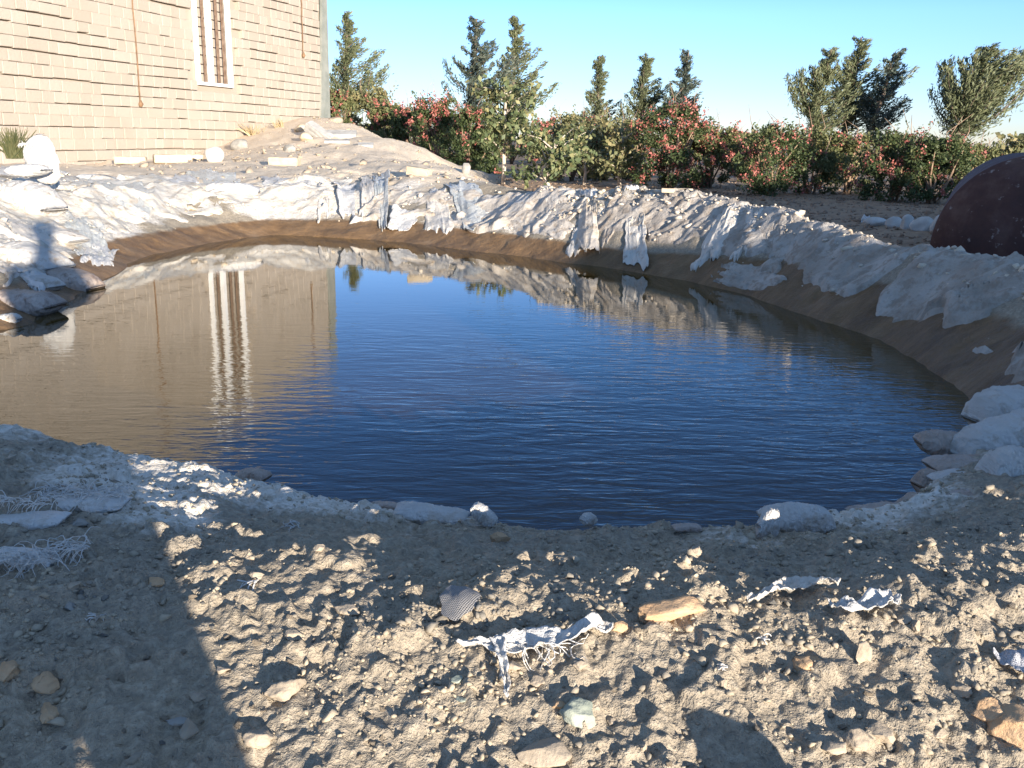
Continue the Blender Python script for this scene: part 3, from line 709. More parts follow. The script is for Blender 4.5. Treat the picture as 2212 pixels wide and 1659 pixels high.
for k in range(46):
    px = random.uniform(400, 790); py = random.uniform(max(268, 345-(px-400)*.2), 352)
    q = at(px, py); s = q.y/2052*random.uniform(3, 8); me = protos[random.randrange(10)][0]
    o = obj('rubble_stone', me, None, q+Vector((0, 0, s*.2)), (0, random.uniform(-.4, .4), random.uniform(0, 6))); o.scale = (s, s, s*.8)
    tag(o, 'broken tan rubble lump lying on the mound against the wall', 'rubble', 'rubble lumps on the mound')
# pale boulders in the dip by the tank
for i, (px, w_, h_, lab) in enumerate([(1890, 46, 20, 'pale boulder farthest left of the row beside the tank'), (1932, 34, 26, 'second pale boulder from the left, beside the pointed one'),
      (1958, 30, 36, 'pointed pale boulder in the middle of the row beside the tank'), (1995, 54, 36, 'widest pale boulder of the row beside the tank'), (2028, 36, 44, 'pale boulder touching the rusty tank')]):
    p = at(px, 486+4*i, 20); s = p.y/2052/2; v, f = rock(120+i, 3, 4, (w_*s*1.15, w_*s*.8, h_*s*1.2), .04)
    tag(obj('boulder', np_mesh('boulder', v, f, M['boulder'], True), None, p+Vector((0, 0, h_*s*.5))), lab, 'boulder')

# ------------------------------------------------------------ rusty tank
def build_tank():
    d = ray(2232, 545); y_ = 7.0; s = y_/2052; Rr = 205*s; root = empty('rusty_tank', (0, 0, 0))
    tag(root, 'big rusty maroon cylindrical tank lying on its side at the right edge', 'tank')
    m, t, b = mat('rust', (.12, .04, .03), .55, .45)
    n = noise_tex(t, 3.2, 7, .65); n2 = noise_tex(t, 16, 5, .6); n3 = noise_tex(t, 7, 6, .7)
    c = ramp(t, n, [(.3, (.060, .030, .026)), (.5, (.095, .044, .034)), (.72, (.17, .10, .075))])
    c = mix(t, ramp(t, n2, [(.62, (0, 0, 0)), (.70, (.8, .8, .8))]), c, (.38, .31, .27))
    c = mix(t, ramp(t, n3, [(.5, (0, 0, 0)), (.75, (.6, .6, .6))]), c, (.09, .05, .05))
    t.links.new(c, b.inputs['Base Color']); t.links.new(ramp(t, n3, [(.3, (.6, .6, .6)), (.7, (.85, .85, .85))]), b.inputs['Roughness']); b.inputs['Specular IOR Level'].default_value = .2; bump(t, b, n2, .006, .7)
    M['rust'] = m
    prof = [(0, .40), (.25, .385), (.5, .33), (.7, .25), (.85, .155), (.95, .065), (1.0, 0)]   # dished end: radius fraction, bulge
    nseg = 72; V = []; F = []
    for (rf, bz) in prof[1:]:
        for k in range(nseg): a = 2*math.pi*k/nseg; V.append((math.cos(a)*rf*Rr, -bz*Rr*1.1, math.sin(a)*rf*Rr))
    V.append((0, -prof[0][1]*Rr*1.1, 0)); ce = len(V)-1
    for i in range(len(prof)-2):
        for k in range(nseg): F.append((i*nseg+k, i*nseg+(k+1) % nseg, (i+1)*nseg+(k+1) % nseg, (i+1)*nseg+k))
    for k in range(nseg): F.append((ce, (k+1) % nseg, k))
    me = bpy.data.meshes.new('end_cap'); me.from_pydata(V, [], F); me.polygons.foreach_set('use_smooth', [True]*len(F)); me.materials.append(m)
    obj('end_cap', me, root)
    V = []; F = []
    ys = [0.004, .02, .06, 1.0, 2.6]; rs = [1.0, 1.004, 1.0, 1.0, 1.0]
    for yy, rf in zip(ys, rs):
        for k in range(nseg): a = 2*math.pi*k/nseg; V.append((math.cos(a)*rf*Rr, yy*1.2, math.sin(a)*rf*Rr))
    for i in range(len(ys)-1):
        for k in range(nseg): F.append((i*nseg+k, i*nseg+(k+1) % nseg, (i+1)*nseg+(k+1) % nseg, (i+1)*nseg+k))
    F.append(tuple((len(ys)-1)*nseg+k for k in range(nseg)))
    me = bpy.data.meshes.new('shell'); me.from_pydata(V, [], F); me.materials.append(m); me.polygons.foreach_set('use_smooth', [True]*(len(F)-1)+[False]); obj('shell', me, root)
    root.location = (d.x*y_, y_, EYE+d.z*y_); root.rotation_euler = (0, 0, R(-25))
build_tank()

# ------------------------------------------------------------ draped sheets
def drape(name, quad, mk, label, cat='plastic sheet', nu=46, nv=36, lift=.012, fold=.03, freq=5, ang=0, seed=1, ragged=.06, raise_=None, dist=None, sm=True, over=.0, tuck=True):
    """quad: four outline points (TL, TR, BR, BL) as seen; the cloth follows the ground under them"""
    if dist is None:
        far = max(at(*quad[2], tmax=13).y, at(*quad[3], tmax=13).y)
        Q = [at(*q, tmax=max(2.2, far+far*.21)) for q in quad]
    else: Q = [Vector((ray(*q).x*dd, dd, EYE+ray(*q).z*dd)) for q, dd in zip(quad, dist)]
    Q = [np.array(q[:]) for q in Q]
    u, v = np.meshgrid(np.linspace(0, 1, nu), np.linspace(0, 1, nv))
    ru = ragged*(fbm(v*5+seed, u*1.5, seed, 3)); rv = ragged*(fbm(u*5-seed, v*1.5, seed+3, 3))
    uu = u+ru*(1-2*np.abs(.5-v)*0)*np.where(np.abs(u-.5) > .35, 1, .3); vv = v+rv*np.where(np.abs(v-.5) > .3, 1.2, .3)
    P = ((1-uu)*(1-vv))[..., None]*Q[0]+(uu*(1-vv))[..., None]*Q[1]+(uu*vv)[..., None]*Q[2]+((1-uu)*vv)[..., None]*Q[3]
    x, y = P[..., 0].ravel(), P[..., 1].ravel()
    size = min(.7, np.linalg.norm(Q[2]-Q[3]), np.linalg.norm(Q[1]-Q[0])*1.3)
    ca, sa = math.cos(ang), math.sin(ang); a_ = (u.ravel()-.5)*ca+(v.ravel()-.5)*sa; b_ = -(u.ravel()-.5)*sa+(v.ravel()-.5)*ca
    rg = 1-np.abs(fbm(a_*freq+seed*3.1, b_*freq*.48, seed+5, 3))*2.2
    z0 = terrain(x, y)
    z = z0+lift+fold*size*np.clip(rg, 0, 1)**2+.02*size*fbm(a_*3, b_*3, seed+8, 3)
    if over: z = z+over*size*sst(.6, 1, v.ravel())*(1-np.abs(u.ravel()-.5))
    if raise_: z = z+raise_(u.ravel(), v.ravel())*size
    ed = np.minimum(np.minimum(u, 1-u), np.minimum(v, 1-v)).ravel()+.16*fbm(u.ravel()*6, v.ravel()*6, seed+12, 3)
    z = np.maximum(z, z0+.004)
    if tuck: z = z-(z-z0+.03)*sst(.09, .0, ed)
    V = np.stack([x, y, z], -1); o = V.mean(0); o[2] = z.min(); V = V-o
    ix = np.arange(nu*nv).reshape(nv, nu); F = np.stack([ix[:-1, :-1], ix[1:, :-1], ix[1:, 1:], ix[:-1, 1:]], -1).reshape(-1, 4)
    ob = obj(name, np_mesh(name, V, F, M[mk], sm), None, o); md_ = ob.modifiers.new('thick', 'SOLIDIFY'); md_.thickness = .004*max(1, size); md_.offset = -1
    return tag(ob, label, cat)
LINER_PTS = []
def liner(name, i0, i1, d0, d1, mk, label, seed, slant=.6, freq=5.0, fold=.05, lift=.006, topw=.15, botw=.18):
    """one long crumpled sheet laid along the shore, from its wet foot up to the crest"""
    A = SH[i0:i1+1]; seg = np.hypot(*np.diff(A, axis=0).T); L = np.concatenate([[0], np.cumsum(seg)]); n = int(L[-1]/.018); m = 76
    t = np.linspace(0, L[-1], n); x = np.interp(t, L, A[:, 0]); y = np.interp(t, L, A[:, 1])
    k = 41; ker = np.ones(k)/k; xs = np.convolve(np.pad(x, k//2, 'edge'), ker, 'valid'); ys = np.convolve(np.pad(y, k//2, 'edge'), ker, 'valid')
    tx = np.gradient(xs); ty = np.gradient(ys); tx = np.convolve(np.pad(tx, 30, 'edge'), np.ones(61)/61, 'valid'); ty = np.convolve(np.pad(ty, 30, 'edge'), np.ones(61)/61, 'valid'); l = np.hypot(tx, ty)
    nx, ny = -ty/l, tx/l
    T, V_ = np.meshgrid(t, np.linspace(0, 1, m))
    lo = d0+botw*fbm(T*1.3+seed, T*0, seed, 4)+botw*.5*vnoise(T*5, T*0, seed+1); hi = d1+topw*fbm(T*1.1-seed, T*0, seed+2, 4)
    Dd = lo+(hi-lo)*V_; X = xs[None]+nx[None]*Dd; Y = ys[None]+ny[None]*Dd
    z0 = terrain(X.ravel(), Y.ravel()).reshape(X.shape)
    a = T-slant*Dd+.12*fbm(T*2, Dd*2, seed+9, 3)
    r1 = np.clip(1-np.abs(fbm(a*freq*.5, Dd*1.1+seed, seed+4, 3))*3.2, 0, 1)**1.6; r2 = np.clip(1-np.abs(fbm(a*freq*1.6, Dd*2.6, seed+5, 3))*2.6, 0, 1)**1.5
    gate = sst(-.25, .35, fbm(T*.9, Dd*.9, seed+6, 2))
    z = z0+lift+fold*(r1*(.35+gate)+.35*r2)+.012*fbm(T*9, Dd*9, seed+7, 3)
    hole = fbm(T*1.7, Dd*2.3, seed+8, 4); z = z-(z-z0+.02)*sst(.15, .27, hole)
    e = np.minimum(np.minimum(V_, (1-V_)*.8), np.minimum(T, L[-1]-T)/.5); z = z-(z-z0+.03)*sst(.05, .0, e+.03*fbm(T*8, Dd*8, seed+11, 2))
    ix = np.arange(n*m).reshape(m, n); F = np.stack([ix[:-1, :-1], ix[:-1, 1:], ix[1:, 1:], ix[1:, :-1]], -1).reshape(-1, 4)
    P_ = np.stack([X.ravel(), Y.ravel(), z.ravel()], -1); o = P_.mean(0); LINER_PTS.append(P_[::3])
    ob = obj(name, np_mesh(name, P_-o, F, M[mk], True), None, o); md_ = ob.modifiers.new('thick', 'SOLIDIFY'); md_.thickness = .003
    return tag(ob, label, 'pond liner')
liner('pond_liner', 13, 21, .24, 1.15, 'salt_cloth', 'long crumpled dusty liner draped over the right part of the bank, partly shaded', 3, .75, 5, .055, .008)
liner('pond_liner', 8, 13, .38, 1.05, 'dirty_plastic', 'dusty cream liner behind the torn sheets in the middle of the far bank', 14, .15, 4, .045)
liner('pond_liner', 20, 24, .16, .95, 'salt_cloth', 'shaded wrinkled liner at the right end of the pond, above the sacks', 25, 1.1, 6, .05)
SQ = lambda x, y, w_, h_, sk=0: [(x, y), (x+w_, y), (x+w_+sk, y+h_), (x+sk, y+h_)]
sheets = [
 ('plastic_sheet', SQ(690, 386, 30, 84, -4), 'cream_plastic', 'narrow cream sheet strip hanging down the bank, left of the white flap', 4, 0, 1),
 ('plastic_sheet', [(722, 402), (768, 398), (766, 466), (734, 468)], 'white_plastic', 'white flap with a dark edge shadow on the far bank', 3, .2, 2),
 ('plastic_sheet', [(776, 378), (806, 380), (812, 486), (782, 470)], 'cream_plastic', 'cream hanging strip between the white flap and the blue-topped strip', 4, 0, 3),
 ('plastic_sheet', [(806, 378), (842, 380), (836, 500), (812, 478)], 'blue_plastic', 'strip with a bluish top hanging down the far bank', 4, 0, 4),
 ('plastic_sheet', [(852, 455), (910, 462), (880, 500), (836, 500)], 'white_plastic', 'small white flap folded up at the waterline below the bluish strip', 3, .5, 5),
 ('plastic_sheet', [(928, 408), (960, 400), (985, 500), (912, 502)], 'cream_plastic', 'left half of the big draped white sheet on the far bank', 4, 0, 6),
 ('plastic_sheet', [(958, 402), (1035, 400), (1062, 492), (1005, 503)], 'blue_plastic', 'large torn bluish white sheet hanging with a raised flap', 3, .3, 7),
 ('plastic_sheet', [(1075, 425), (1235, 425), (1235, 525), (1075, 500)], 'dirty_plastic', 'wide dusty sheet plastered on the bank right of the torn sheet', 7, .5, 8),
 ('plastic_sheet', [(1256, 440), (1288, 438), (1296, 545), (1240, 552)], 'dirty_plastic', 'grey bulging sheet hanging like a sack over the bank', 3, 0, 9),
 ('plastic_sheet', [(1238, 500), (1262, 470), (1268, 556), (1215, 552)], 'cream_plastic', 'small cream tail of cloth left of the bulging grey sheet', 3, .2, 29),
 ('plastic_sheet', [(1305, 470), (1335, 455), (1322, 520), (1296, 540)], 'salt_cloth', 'dusty slanted fold right of the bulging grey sheet', 3, .3, 10),
 ('plastic_sheet', [(1352, 478), (1392, 468), (1400, 582), (1345, 566)], 'cream_plastic', 'pale upright fold reaching the waterline with a dark gap', 4, 0, 11),
 ('plastic_sheet', [(1545, 475), (1600, 440), (1580, 545), (1490, 592)], 'cream_plastic', 'long slanting pale fold on the right part of the bank', 4, .5, 13),
 ('plastic_sheet', [(1612, 455), (1655, 440), (1630, 545), (1570, 570)], 'cream_plastic', 'second slanting pale fold, right of the long one', 4, .6, 14),
 ('plastic_sheet', [(1660, 470), (1710, 470), (1690, 560), (1640, 560)], 'salt_cloth', 'crumpled dusty fold near the start of the shade on the bank', 4, .2, 15),
 ('plastic_sheet', [(1560, 578), (1690, 562), (1690, 622), (1535, 606)], 'salt_cloth', 'smooth dusty sheet low on the bank where the shade begins', 4, 1.2, 16),
 # left zone
 ('plastic_sheet', [(160, 385), (300, 392), (360, 470), (215, 450)], 'blue_plastic', 'clear bluish film spread behind the standing white sack', 5, .8, 20),
 ('plastic_sheet', [(300, 390), (400, 372), (470, 420), (370, 452)], 'white_plastic', 'white sheet spread below the two left cream bricks', 5, .9, 21),
 ('plastic_sheet', [(390, 372), (470, 370), (545, 398), (455, 405)], 'blue_plastic', 'thin pale film between the rounded stone and the bright white sack', 5, .9, 22),
 ('plastic_sheet', [(560, 380), (680, 385), (690, 430), (570, 425)], 'white_plastic', 'white crusted sheet right of the bright white sack', 6, .6, 25),
 ('plastic_sheet', [(130, 450), (220, 470), (250, 560), (170, 560)], 'blue_plastic', 'shiny creased film at the edge of the head shadow', 6, .7, 27),
 ('plastic_sheet', [(170, 500), (255, 540), (245, 580), (175, 575)], 'white_plastic', 'white curled sheet corner at the left waterline', 5, .4, 28),
 ('plastic_sheet', [(0, 352), (70, 360), (160, 380), (0, 378)], 'white_plastic', 'white sheet edge lying left of the standing sack', 5, 1.4, 30),
 ('plastic_sheet', [(0, 478), (90, 490), (185, 525), (0, 530)], 'cream_plastic', 'pale stained sheet with a curled tongue end on the left bank', 4, 1.4, 31),
 ('plastic_sheet', [(0, 545), (120, 540), (165, 590), (0, 620)], 'dirty_plastic', 'broad greyish sheet in the shade on the left bank', 4, 1.0, 32),
 ('plastic_sheet', [(20, 575), (95, 590), (135, 625), (70, 630)], 'white_plastic', 'folded white flap in the shade on the left bank', 3, .9, 33),
]
for (nm, q, mk, lab, fr, an, sd_) in sheets:
    rs = None; kw = {}
    if sd_ == 7: rs = lambda u, v: .22*sst(.35, .6, v)*sst(.9, .55, v)*sst(.1, .45, u)*sst(1, .6, u)+.10*sst(.8, 1, v)
    if sd_ == 5: rs = lambda u, v: .3*sst(.5, 0, u)*(1-v*.5)
    if sd_ in (2,): rs = lambda u, v: .22*sst(.35, .0, u)
    if sd_ == 9: rs = lambda u, v: .22*np.sin(math.pi*np.clip(u, 0, 1))*sst(0, .4, v)
    if sd_ in (4, 11): rs = lambda u, v: .10*sst(.6, 1.0, u)
    if sd_ in (1, 3): rs = lambda u, v: .06*sst(.4, .0, u)
    if sd_ in (13, 14): rs = lambda u, v: .10*np.sin(math.pi*np.clip(u, 0, 1))
    fo = .036 if sd_ not in (16, 8) else .03
    drape(nm, q, mk, lab, fold=fo, freq=fr, ang=an, seed=sd_, raise_=rs, ragged=.13, tuck=sd_ not in (2, 5, 7, 9, 4, 11))

liner('pond_liner', 2, 8, .40, 2.0, 'liner_white', 'long dusty white liner draped over the far left bank between the sacks and the waterline', 33, .25, 4.5, .05, .004, .3, .22)
from mathutils.kdtree import KDTree
LP = np.concatenate(LINER_PTS); kd = KDTree(len(LP))
for i_, q_ in enumerate(LP): kd.insert((q_[0], q_[1], 0), i_)
kd.balance(); g = np.random.default_rng(61); sel = []
for k_ in range(15000):
    q_ = LP[g.integers(0, len(LP))]
    if q_[0] < .2: continue
    sd1 = float(pool_sd(np.array([q_[0]]), np.array([q_[1]]))[0]); pr_ = (.06+.94*min(1, max(0, (sd1-.42)/.4)))*max(0, .45+1.3*float(fbm(np.array([q_[0]*2.1]), np.array([q_[1]*2.1]), 95, 3)[0]))
    if g.random() < pr_: sel.append((q_[0]+g.normal()*.008, q_[1]+g.normal()*.008, q_[2]+.003))
sel = np.array(sel); sz = np.clip(g.lognormal(math.log(.0115), .5, len(sel)), .005, .038)
scatter_mesh('earth_crumbs', sel, sz, noisy('pale_crumbs', (.34, .28, .21), (.58, .50, .40), 6, c3=(.58, .52, .43)), 6, 1, label='earth and salt crumbs lying on the crumpled liner of the right bank', cat='earth crumbs')

# ------------------------------------------------------------ sacks
def sack(name, c, dims, mk, label, rz=0, rx=0, ry=0, seed=1, cat='sack', flat=.75, pinch=.5, seam=True):
    """a filled woven sack: pillow with pinched, seamed ends"""
    nu, nv = 72, 64; V = []; g = random.Random(seed)
    u = np.linspace(-1, 1, nu); a = np.linspace(0, 2*math.pi, nv, endpoint=False); U, Aa = np.meshgrid(u, a, indexing='ij')
    hgt = (1-np.abs(U)**3.2)**.55; wid = 1-pinch*.35*np.abs(U)**4
    cy = np.sign(np.cos(Aa))*np.abs(np.cos(Aa))**.75; cz = np.sign(np.sin(Aa))*np.abs(np.sin(Aa))**.85
    per = np.minimum(Aa, 2*math.pi-Aa); cr = 1+.10*fbm(U*3+seed, per*1.3, seed, 4)+.09*np.clip(1-np.abs(fbm(U*3.5+seed, per*1.1, seed+4, 3))*3.5, 0, 1)-.05*np.clip(1-np.abs(fbm(U*6+seed, per*2, seed+6, 3))*4, 0, 1)
    # seamless in angle
    X = U*dims[0]*(1+.04*np.cos(Aa)); Y = cy*wid*dims[1]*cr; Z = cz*np.maximum(hgt, .04)*dims[2]*cr
    Z = Z+dims[2]*.12*np.sin(U*2.1+seed)
    V = np.stack([X, Y, Z], -1).reshape(-1, 3)
    ix = np.arange(nu*nv).reshape(nu, nv); F = np.stack([ix[:-1], np.roll(ix, -1, 1)[:-1], np.roll(ix, -1, 1)[1:], ix[1:]], -1).reshape(-1, 4)
    F1 = [tuple(ix[0]), tuple(ix[-1][::-1])]
    me = bpy.data.meshes.new(name); me.from_pydata([tuple(v) for v in V], [], [tuple(int(i) for i in f) for f in F]+[tuple(int(i) for i in f) for f in F1])
    me.polygons.foreach_set('use_smooth', [True]*len(me.polygons)); me.materials.append(M[mk]); me.validate()
    return tag(obj(name, me, None, c, (rx, ry, rz)), label, cat)
def sack_at(px, py, wpx, hpx, mk, label, depth=.6, rz=0, rx=0, ry=0, seed=1, fwd=None, **k):
    if fwd is None: p = at(px, py)
    else: d = ray(px, py); p = Vector((d.x*fwd, fwd, EYE+d.z*fwd))
    
    if fwd is not None and fwd < 2.6 and px < 320: fwd *= .93
    if fwd is not None and fwd < 3.4 and px > 600:
        fwd *= (.90 if px > 1980 else .955); d = ray(px, py); p = Vector((d.x*fwd, fwd, EYE+d.z*fwd)); wpx *= (1.3 if px > 1980 else 1.12); hpx *= (1.45 if px > 1980 else .95)
    s = p.y/2052; return sack('sack', p+Vector((0, 0, 0)), (wpx*s/2, wpx*s/2*depth, hpx*s/2), mk, label, rz, rx, ry, seed, **k)
sack_at(500, 412, 118, 34, 'white_plastic', 'bright white filled sack lying on the left of the far bank', .45, rz=.15, seed=3)
sack_at(452, 418, 46, 10, 'cream_plastic', 'thin rolled cream hem lying against the bright white sack', .3, rz=.9, ry=-.4, seed=4)
sack_at(94, 345, 104, 62, 'sack', 'white sack standing upright at the left, frayed top, before the rush tuft', .22, rz=.1, ry=R(82), seed=5, fwd=8.6, pinch=1.4)
sack_at(60, 368, 90, 26, 'white_plastic', 'crumpled grey-white sack lying under the standing sack', .5, rz=-.2, seed=6, fwd=8.3)
sack_at(205, 385, 80, 16, 'white_plastic', 'flat white sack end lying right of the standing sack', .5, rz=-.1, seed=16)
sack_at(52, 440, 150, 84, 'sack', 'large rounded pale sack half in the head shadow at the left edge', .6, rz=-.25, ry=.15, seed=7)
sack_at(110, 508, 150, 30, 'cream_plastic', 'long stained sack slumped under the large rounded sack', .45, rz=-.3, ry=.1, seed=8)
sack_at(60, 560, 170, 60, 'sack', 'broad dusty sack in the shade in the middle of the left bank', .6, rz=-.3, ry=.12, seed=9)
sack_at(150, 610, 130, 60, 'brown_sack', 'brown soaked sack at the left waterline', .6, rz=-.2, ry=.1, seed=10)
sack_at(90, 612, 90, 30, 'sack', 'flat folded white sack on top of the soaked sacks at left', .6, rz=-.35, ry=.1, seed=26)
sack_at(50, 655, 150, 60, 'brown_sack', 'lowest brown soaked sack at the left waterline', .6, rz=-.1, ry=.05, seed=11)
sack_at(18, 690, 50, 26, 'sack', 'small salt-whitened sack corner touching the water at the left edge', .6, seed=12)
# right-hand pile at the waterline
sack_at(2180, 890, 130, 70, 'sack', 'tan and white sack topmost of the pile at the right edge', .7, rz=.2, ry=-.2, seed=21, fwd=3.25)
sack_at(2165, 945, 170, 60, 'sack', 'long pale sack lying slanted below the topmost sack of the right pile', .5, rz=.1, ry=-.42, seed=22, fwd=2.98)
sack_at(2045, 958, 100, 40, 'brown_sack', 'dark wet pointed sack sticking into the water at right', .5, rz=-.1, ry=.0, seed=23, fwd=3.05)
sack_at(2082, 1008, 120, 34, 'brown_sack', 'brown flat sack of the right pile, just above the small white one', .6, rz=.05, seed=24, fwd=2.8)
sack_at(2092, 1040, 120, 32, 'sack', 'small greyish sack lying flat, lowest of the right pile', .6, rz=0, seed=25, fwd=2.68)
sack_at(2185, 1030, 100, 84, 'sack', 'squarish white sack at the right edge with a rust stain', .8, rz=.1, seed=27, fwd=2.62)
sack_at(2010, 1045, 60, 44, 'brown_sack', 'small dark soaked sack tip in the water left of the pile', .6, rz=.3, seed=28, fwd=2.76)
sack_at(2150, 1090, 160, 40, 'brown_sack', 'half-buried brown sack under the squarish white one', .6, rz=.15, seed=29, fwd=2.4)
sack_at(1900, 1105, 120, 26, 'brown_sack', 'half-buried soaked sack at the near right waterline', .6, rz=.25, seed=30, fwd=2.38)
sack_at(1965, 1088, 70, 34, 'brown_sack', 'soaked sack corner poking from the near right waterline', .6, rz=.45, ry=-.3, seed=31, fwd=2.45)
sack_at(1722, 1122, 150, 70, 'sack', 'humped dusty sack with an open end on the lip of the near bank', .5, rz=-.05, ry=.08, seed=32, fwd=2.14)
sack_at(1660, 1138, 44, 84, 'sack', 'rolled hem hanging from the left end of the humped sack', .6, rz=.1, ry=.25, seed=33, fwd=2.06)
sack_at(1272, 1122, 34, 30, 'sack', 'small stained sack tip poking over the near lip in the middle', .7, rz=.6, seed=34, fwd=2.16)
sack_at(1045, 1112, 60, 40, 'sack', 'salt-crusted sack corner standing on the near lip', .6, rz=-.3, ry=.5, seed=35, fwd=2.16)
sack_at(930, 1110, 150, 34, 'sack', 'long salt-crusted sack edge lying along the near lip', .5, rz=-.12, ry=.08, seed=36, fwd=2.2)
sack_at(830, 1092, 60, 16, 'brown_sack', 'thin brown wet sack edge at the water left of the crusted sack edge', .5, rz=-.2, seed=37, fwd=2.3)
sack_at(545, 1028, 80, 30, 'brown_sack', 'dark brown wet sack end at the near left waterline', .6, rz=-.3, seed=38, fwd=2.48)
sack_at(300, 1025, 230, 44, 'sack', 'grey sack lying flat on the lip at near left', .5, rz=-.1, ry=.06, seed=39, fwd=2.38)
sack_at(1485, 1140, 60, 16, 'brown_sack', 'small brown curled sack edge at the near lip right of centre', .5, rz=.1, seed=40, fwd=2.12)
sack_at(180, 1090, 200, 34, 'white_plastic', 'white woven sack hem with frayed threads at near left', .35, rz=.12, ry=-.06, seed=41)
sack_at(50, 1125, 190, 34, 'white_plastic', 'white woven sack piece below the frayed hem at the left edge', .4, rz=.1, ry=-.05, seed=42)
sack_at(55, 1205, 150, 40, 'white_plastic', 'lowest white woven scrap at the left edge with loose threads', .45, rz=-.1, ry=.1, seed=43)

def threads(c, n, ln, spread, up, label, seed, rad=.0010, dirx=-1):
    n = int(n*1.5); ln *= .72
    g = random.Random(seed); mb = MB(); 
    for k in range(n):
        p = Vector(c)+Vector((g.uniform(-1, 1)*spread[0], g.uniform(-1, 1)*spread[1], 0)); pts = [p.copy()]
        d = Vector((g.gauss(dirx, .7), g.gauss(-.5, .6), g.uniform(.1, up))).normalized()
        for q in range(6):
            pts.append(pts[-1]+d*ln/6*g.uniform(.7, 1.2)); d = (d+Vector((g.gauss(0, .42), g.gauss(0, .42), -.42))).normalized()
            gz = hz(pts[-1].x, pts[-1].y)+.002; pts[-1].z = max(pts[-1].z, gz)
        mb.tube(pts, [rad, rad, rad, rad*.9, rad*.8, rad*.6, rad*.4], 4)
    return tag(obj('thread_tuft', mb.mesh('thread_tuft', M['white_plastic'])), label, 'threads')
def P(px, py, fwd): d = ray(px, py); return Vector((d.x*fwd, fwd, EYE+d.z*fwd))
threads(at(190, 1081)+Vector((0, 0, .02)), 75, .10, (.10, .03), 1.1, 'bristling white threads along the frayed sack hem at near left', 1)
threads(at(50, 1101)+Vector((0, 0, .02)), 45, .07, (.09, .02), 1.2, 'curly white threads on the sack piece at the left edge', 2)
threads(at(70, 1221)+Vector((0, 0, .02)), 50, .10, (.05, .03), .9, 'tangled white threads on the lowest scrap at the left edge', 3)
threads(at(165, 1201)+Vector((0, 0, .02)), 30, .09, (.03, .02), .4, 'flat bundle of white threads trailing down the shaded near bank', 4)
threads(P(380, 1018, 2.4), 14, .07, (.02, .01), 1.2, 'short white threads poking up at the near left lip', 5)
threads(P(640, 1140, 1.95), 8, .06, (.01, .01), 1.2, 'few white threads standing on the shaded lip left of centre', 6)
threads(P(66, 312, 8.55), 30, .09, (.07, .03), 1.2, 'frayed threads at the top of the standing white sack', 7, .004)
threads(at(1165, 1405)+Vector((0, 0, .01)), 16, .10, (.05, .006), .25, 'loose threads tangled at the bend of the torn white strip', 8, .0011, .6)
threads(at(1655, 1385)+Vector((0, 0, .004)), 6, .03, (.01, .006), .3, 'tiny white thread scrap in the gravel below the wavy strip', 9, .0012)
threads(at(1565, 1445)+Vector((0, 0, .004)), 7, .022, (.004, .004), 1.0, 'tiny frayed white tuft in open gravel right of centre', 10, .0014)
threads(at(215, 1335)+Vector((0, 0, .004)), 8, .03, (.01, .01), .5, 'tiny white thread tuft in the left shade', 11, .0010)
threads(at(555, 1260)+Vector((0, 0, .004)), 3, .09, (.004, .004), .8, 'single white threads crossing the sunlit gravel at left', 12, .0014)

# flat strips of woven plastic in the near gravel
def strip(pts, widths, mk, label, seed, lift=.004, wav=.006, name='plastic_strip'):
    W_ = [at(px, py) for px, py in pts]; n = 60; nn = 9
    arr = np.array([q[:2] for q in W_]); t = np.linspace(0, len(arr)-1, n); cx_ = np.interp(t, range(len(arr)), arr[:, 0]); cy_ = np.interp(t, range(len(arr)), arr[:, 1])
    wd = np.interp(t, range(len(arr)), widths); tx = np.gradient(cx_); ty = np.gradient(cy_); l = np.hypot(tx, ty); nx, ny = -ty/l, tx/l
    s_ = np.linspace(-.5, .5, nn); ed = wd*(1+.35*fbm(t*2.3+seed, t*0+seed, seed, 3))
    X = cx_[:, None]+nx[:, None]*s_*ed[:, None]+.004*fbm(t*3, t*0, seed+5, 2)[:, None]; Y = cy_[:, None]+ny[:, None]*s_*ed[:, None]
    Z = terrain(X.ravel(), Y.ravel()).reshape(X.shape)
    _m = np.convolve(np.pad(Z.mean(1), 4, 'edge'), np.ones(9)/9, 'valid'); Z = np.clip(Z, _m[:, None]-.004, _m[:, None]+.012)+lift+wav*(1+fbm(t[:, None]*2.2+0*X, s_[None]*6+0*X+seed, seed+2, 3))*1.2+wav*np.abs(s_)*1.6
    ix = np.arange(n*nn).reshape(n, nn); F = np.stack([ix[:-1, :-1], ix[1:, :-1], ix[1:, 1:], ix[:-1, 1:]], -1).reshape(-1, 4)
    V = np.stack([X.ravel(), Y.ravel(), Z.ravel()], -1); o_ = V.mean(0); ob = obj(name, np_mesh(name, V-o_, F, M[mk], True), None, o_)
    md_ = ob.modifiers.new('thick', 'SOLIDIFY'); md_.thickness = .0015; return tag(ob, label, 'plastic strip')
o1 = strip([(985, 1400), (1040, 1402), (1080, 1412), (1150, 1405), (1220, 1390), (1290, 1372), (1325, 1368)], [.002, .010, .040, .045, .036, .028, .010], 'white_plastic', 'torn L-shaped white woven strip lying across the middle of the near bank', 1, .006)
o2 = strip([(1078, 1400), (1085, 1440), (1090, 1490), (1092, 1532)], [.030, .014, .011, .004], 'white_plastic', None, 2, .014)
o2.name = 'hanging_arm'; del o2['category']; mw = o2.location.copy(); o2.parent = o1; o2.location = mw-o1.location
strip([(1612, 1316), (1660, 1294), (1710, 1284), (1760, 1278), (1808, 1282)], [.004, .022, .030, .034, .012], 'cream_plastic', 'wavy dusty white strip half buried at the right of the near bank', 3, .006, .008)
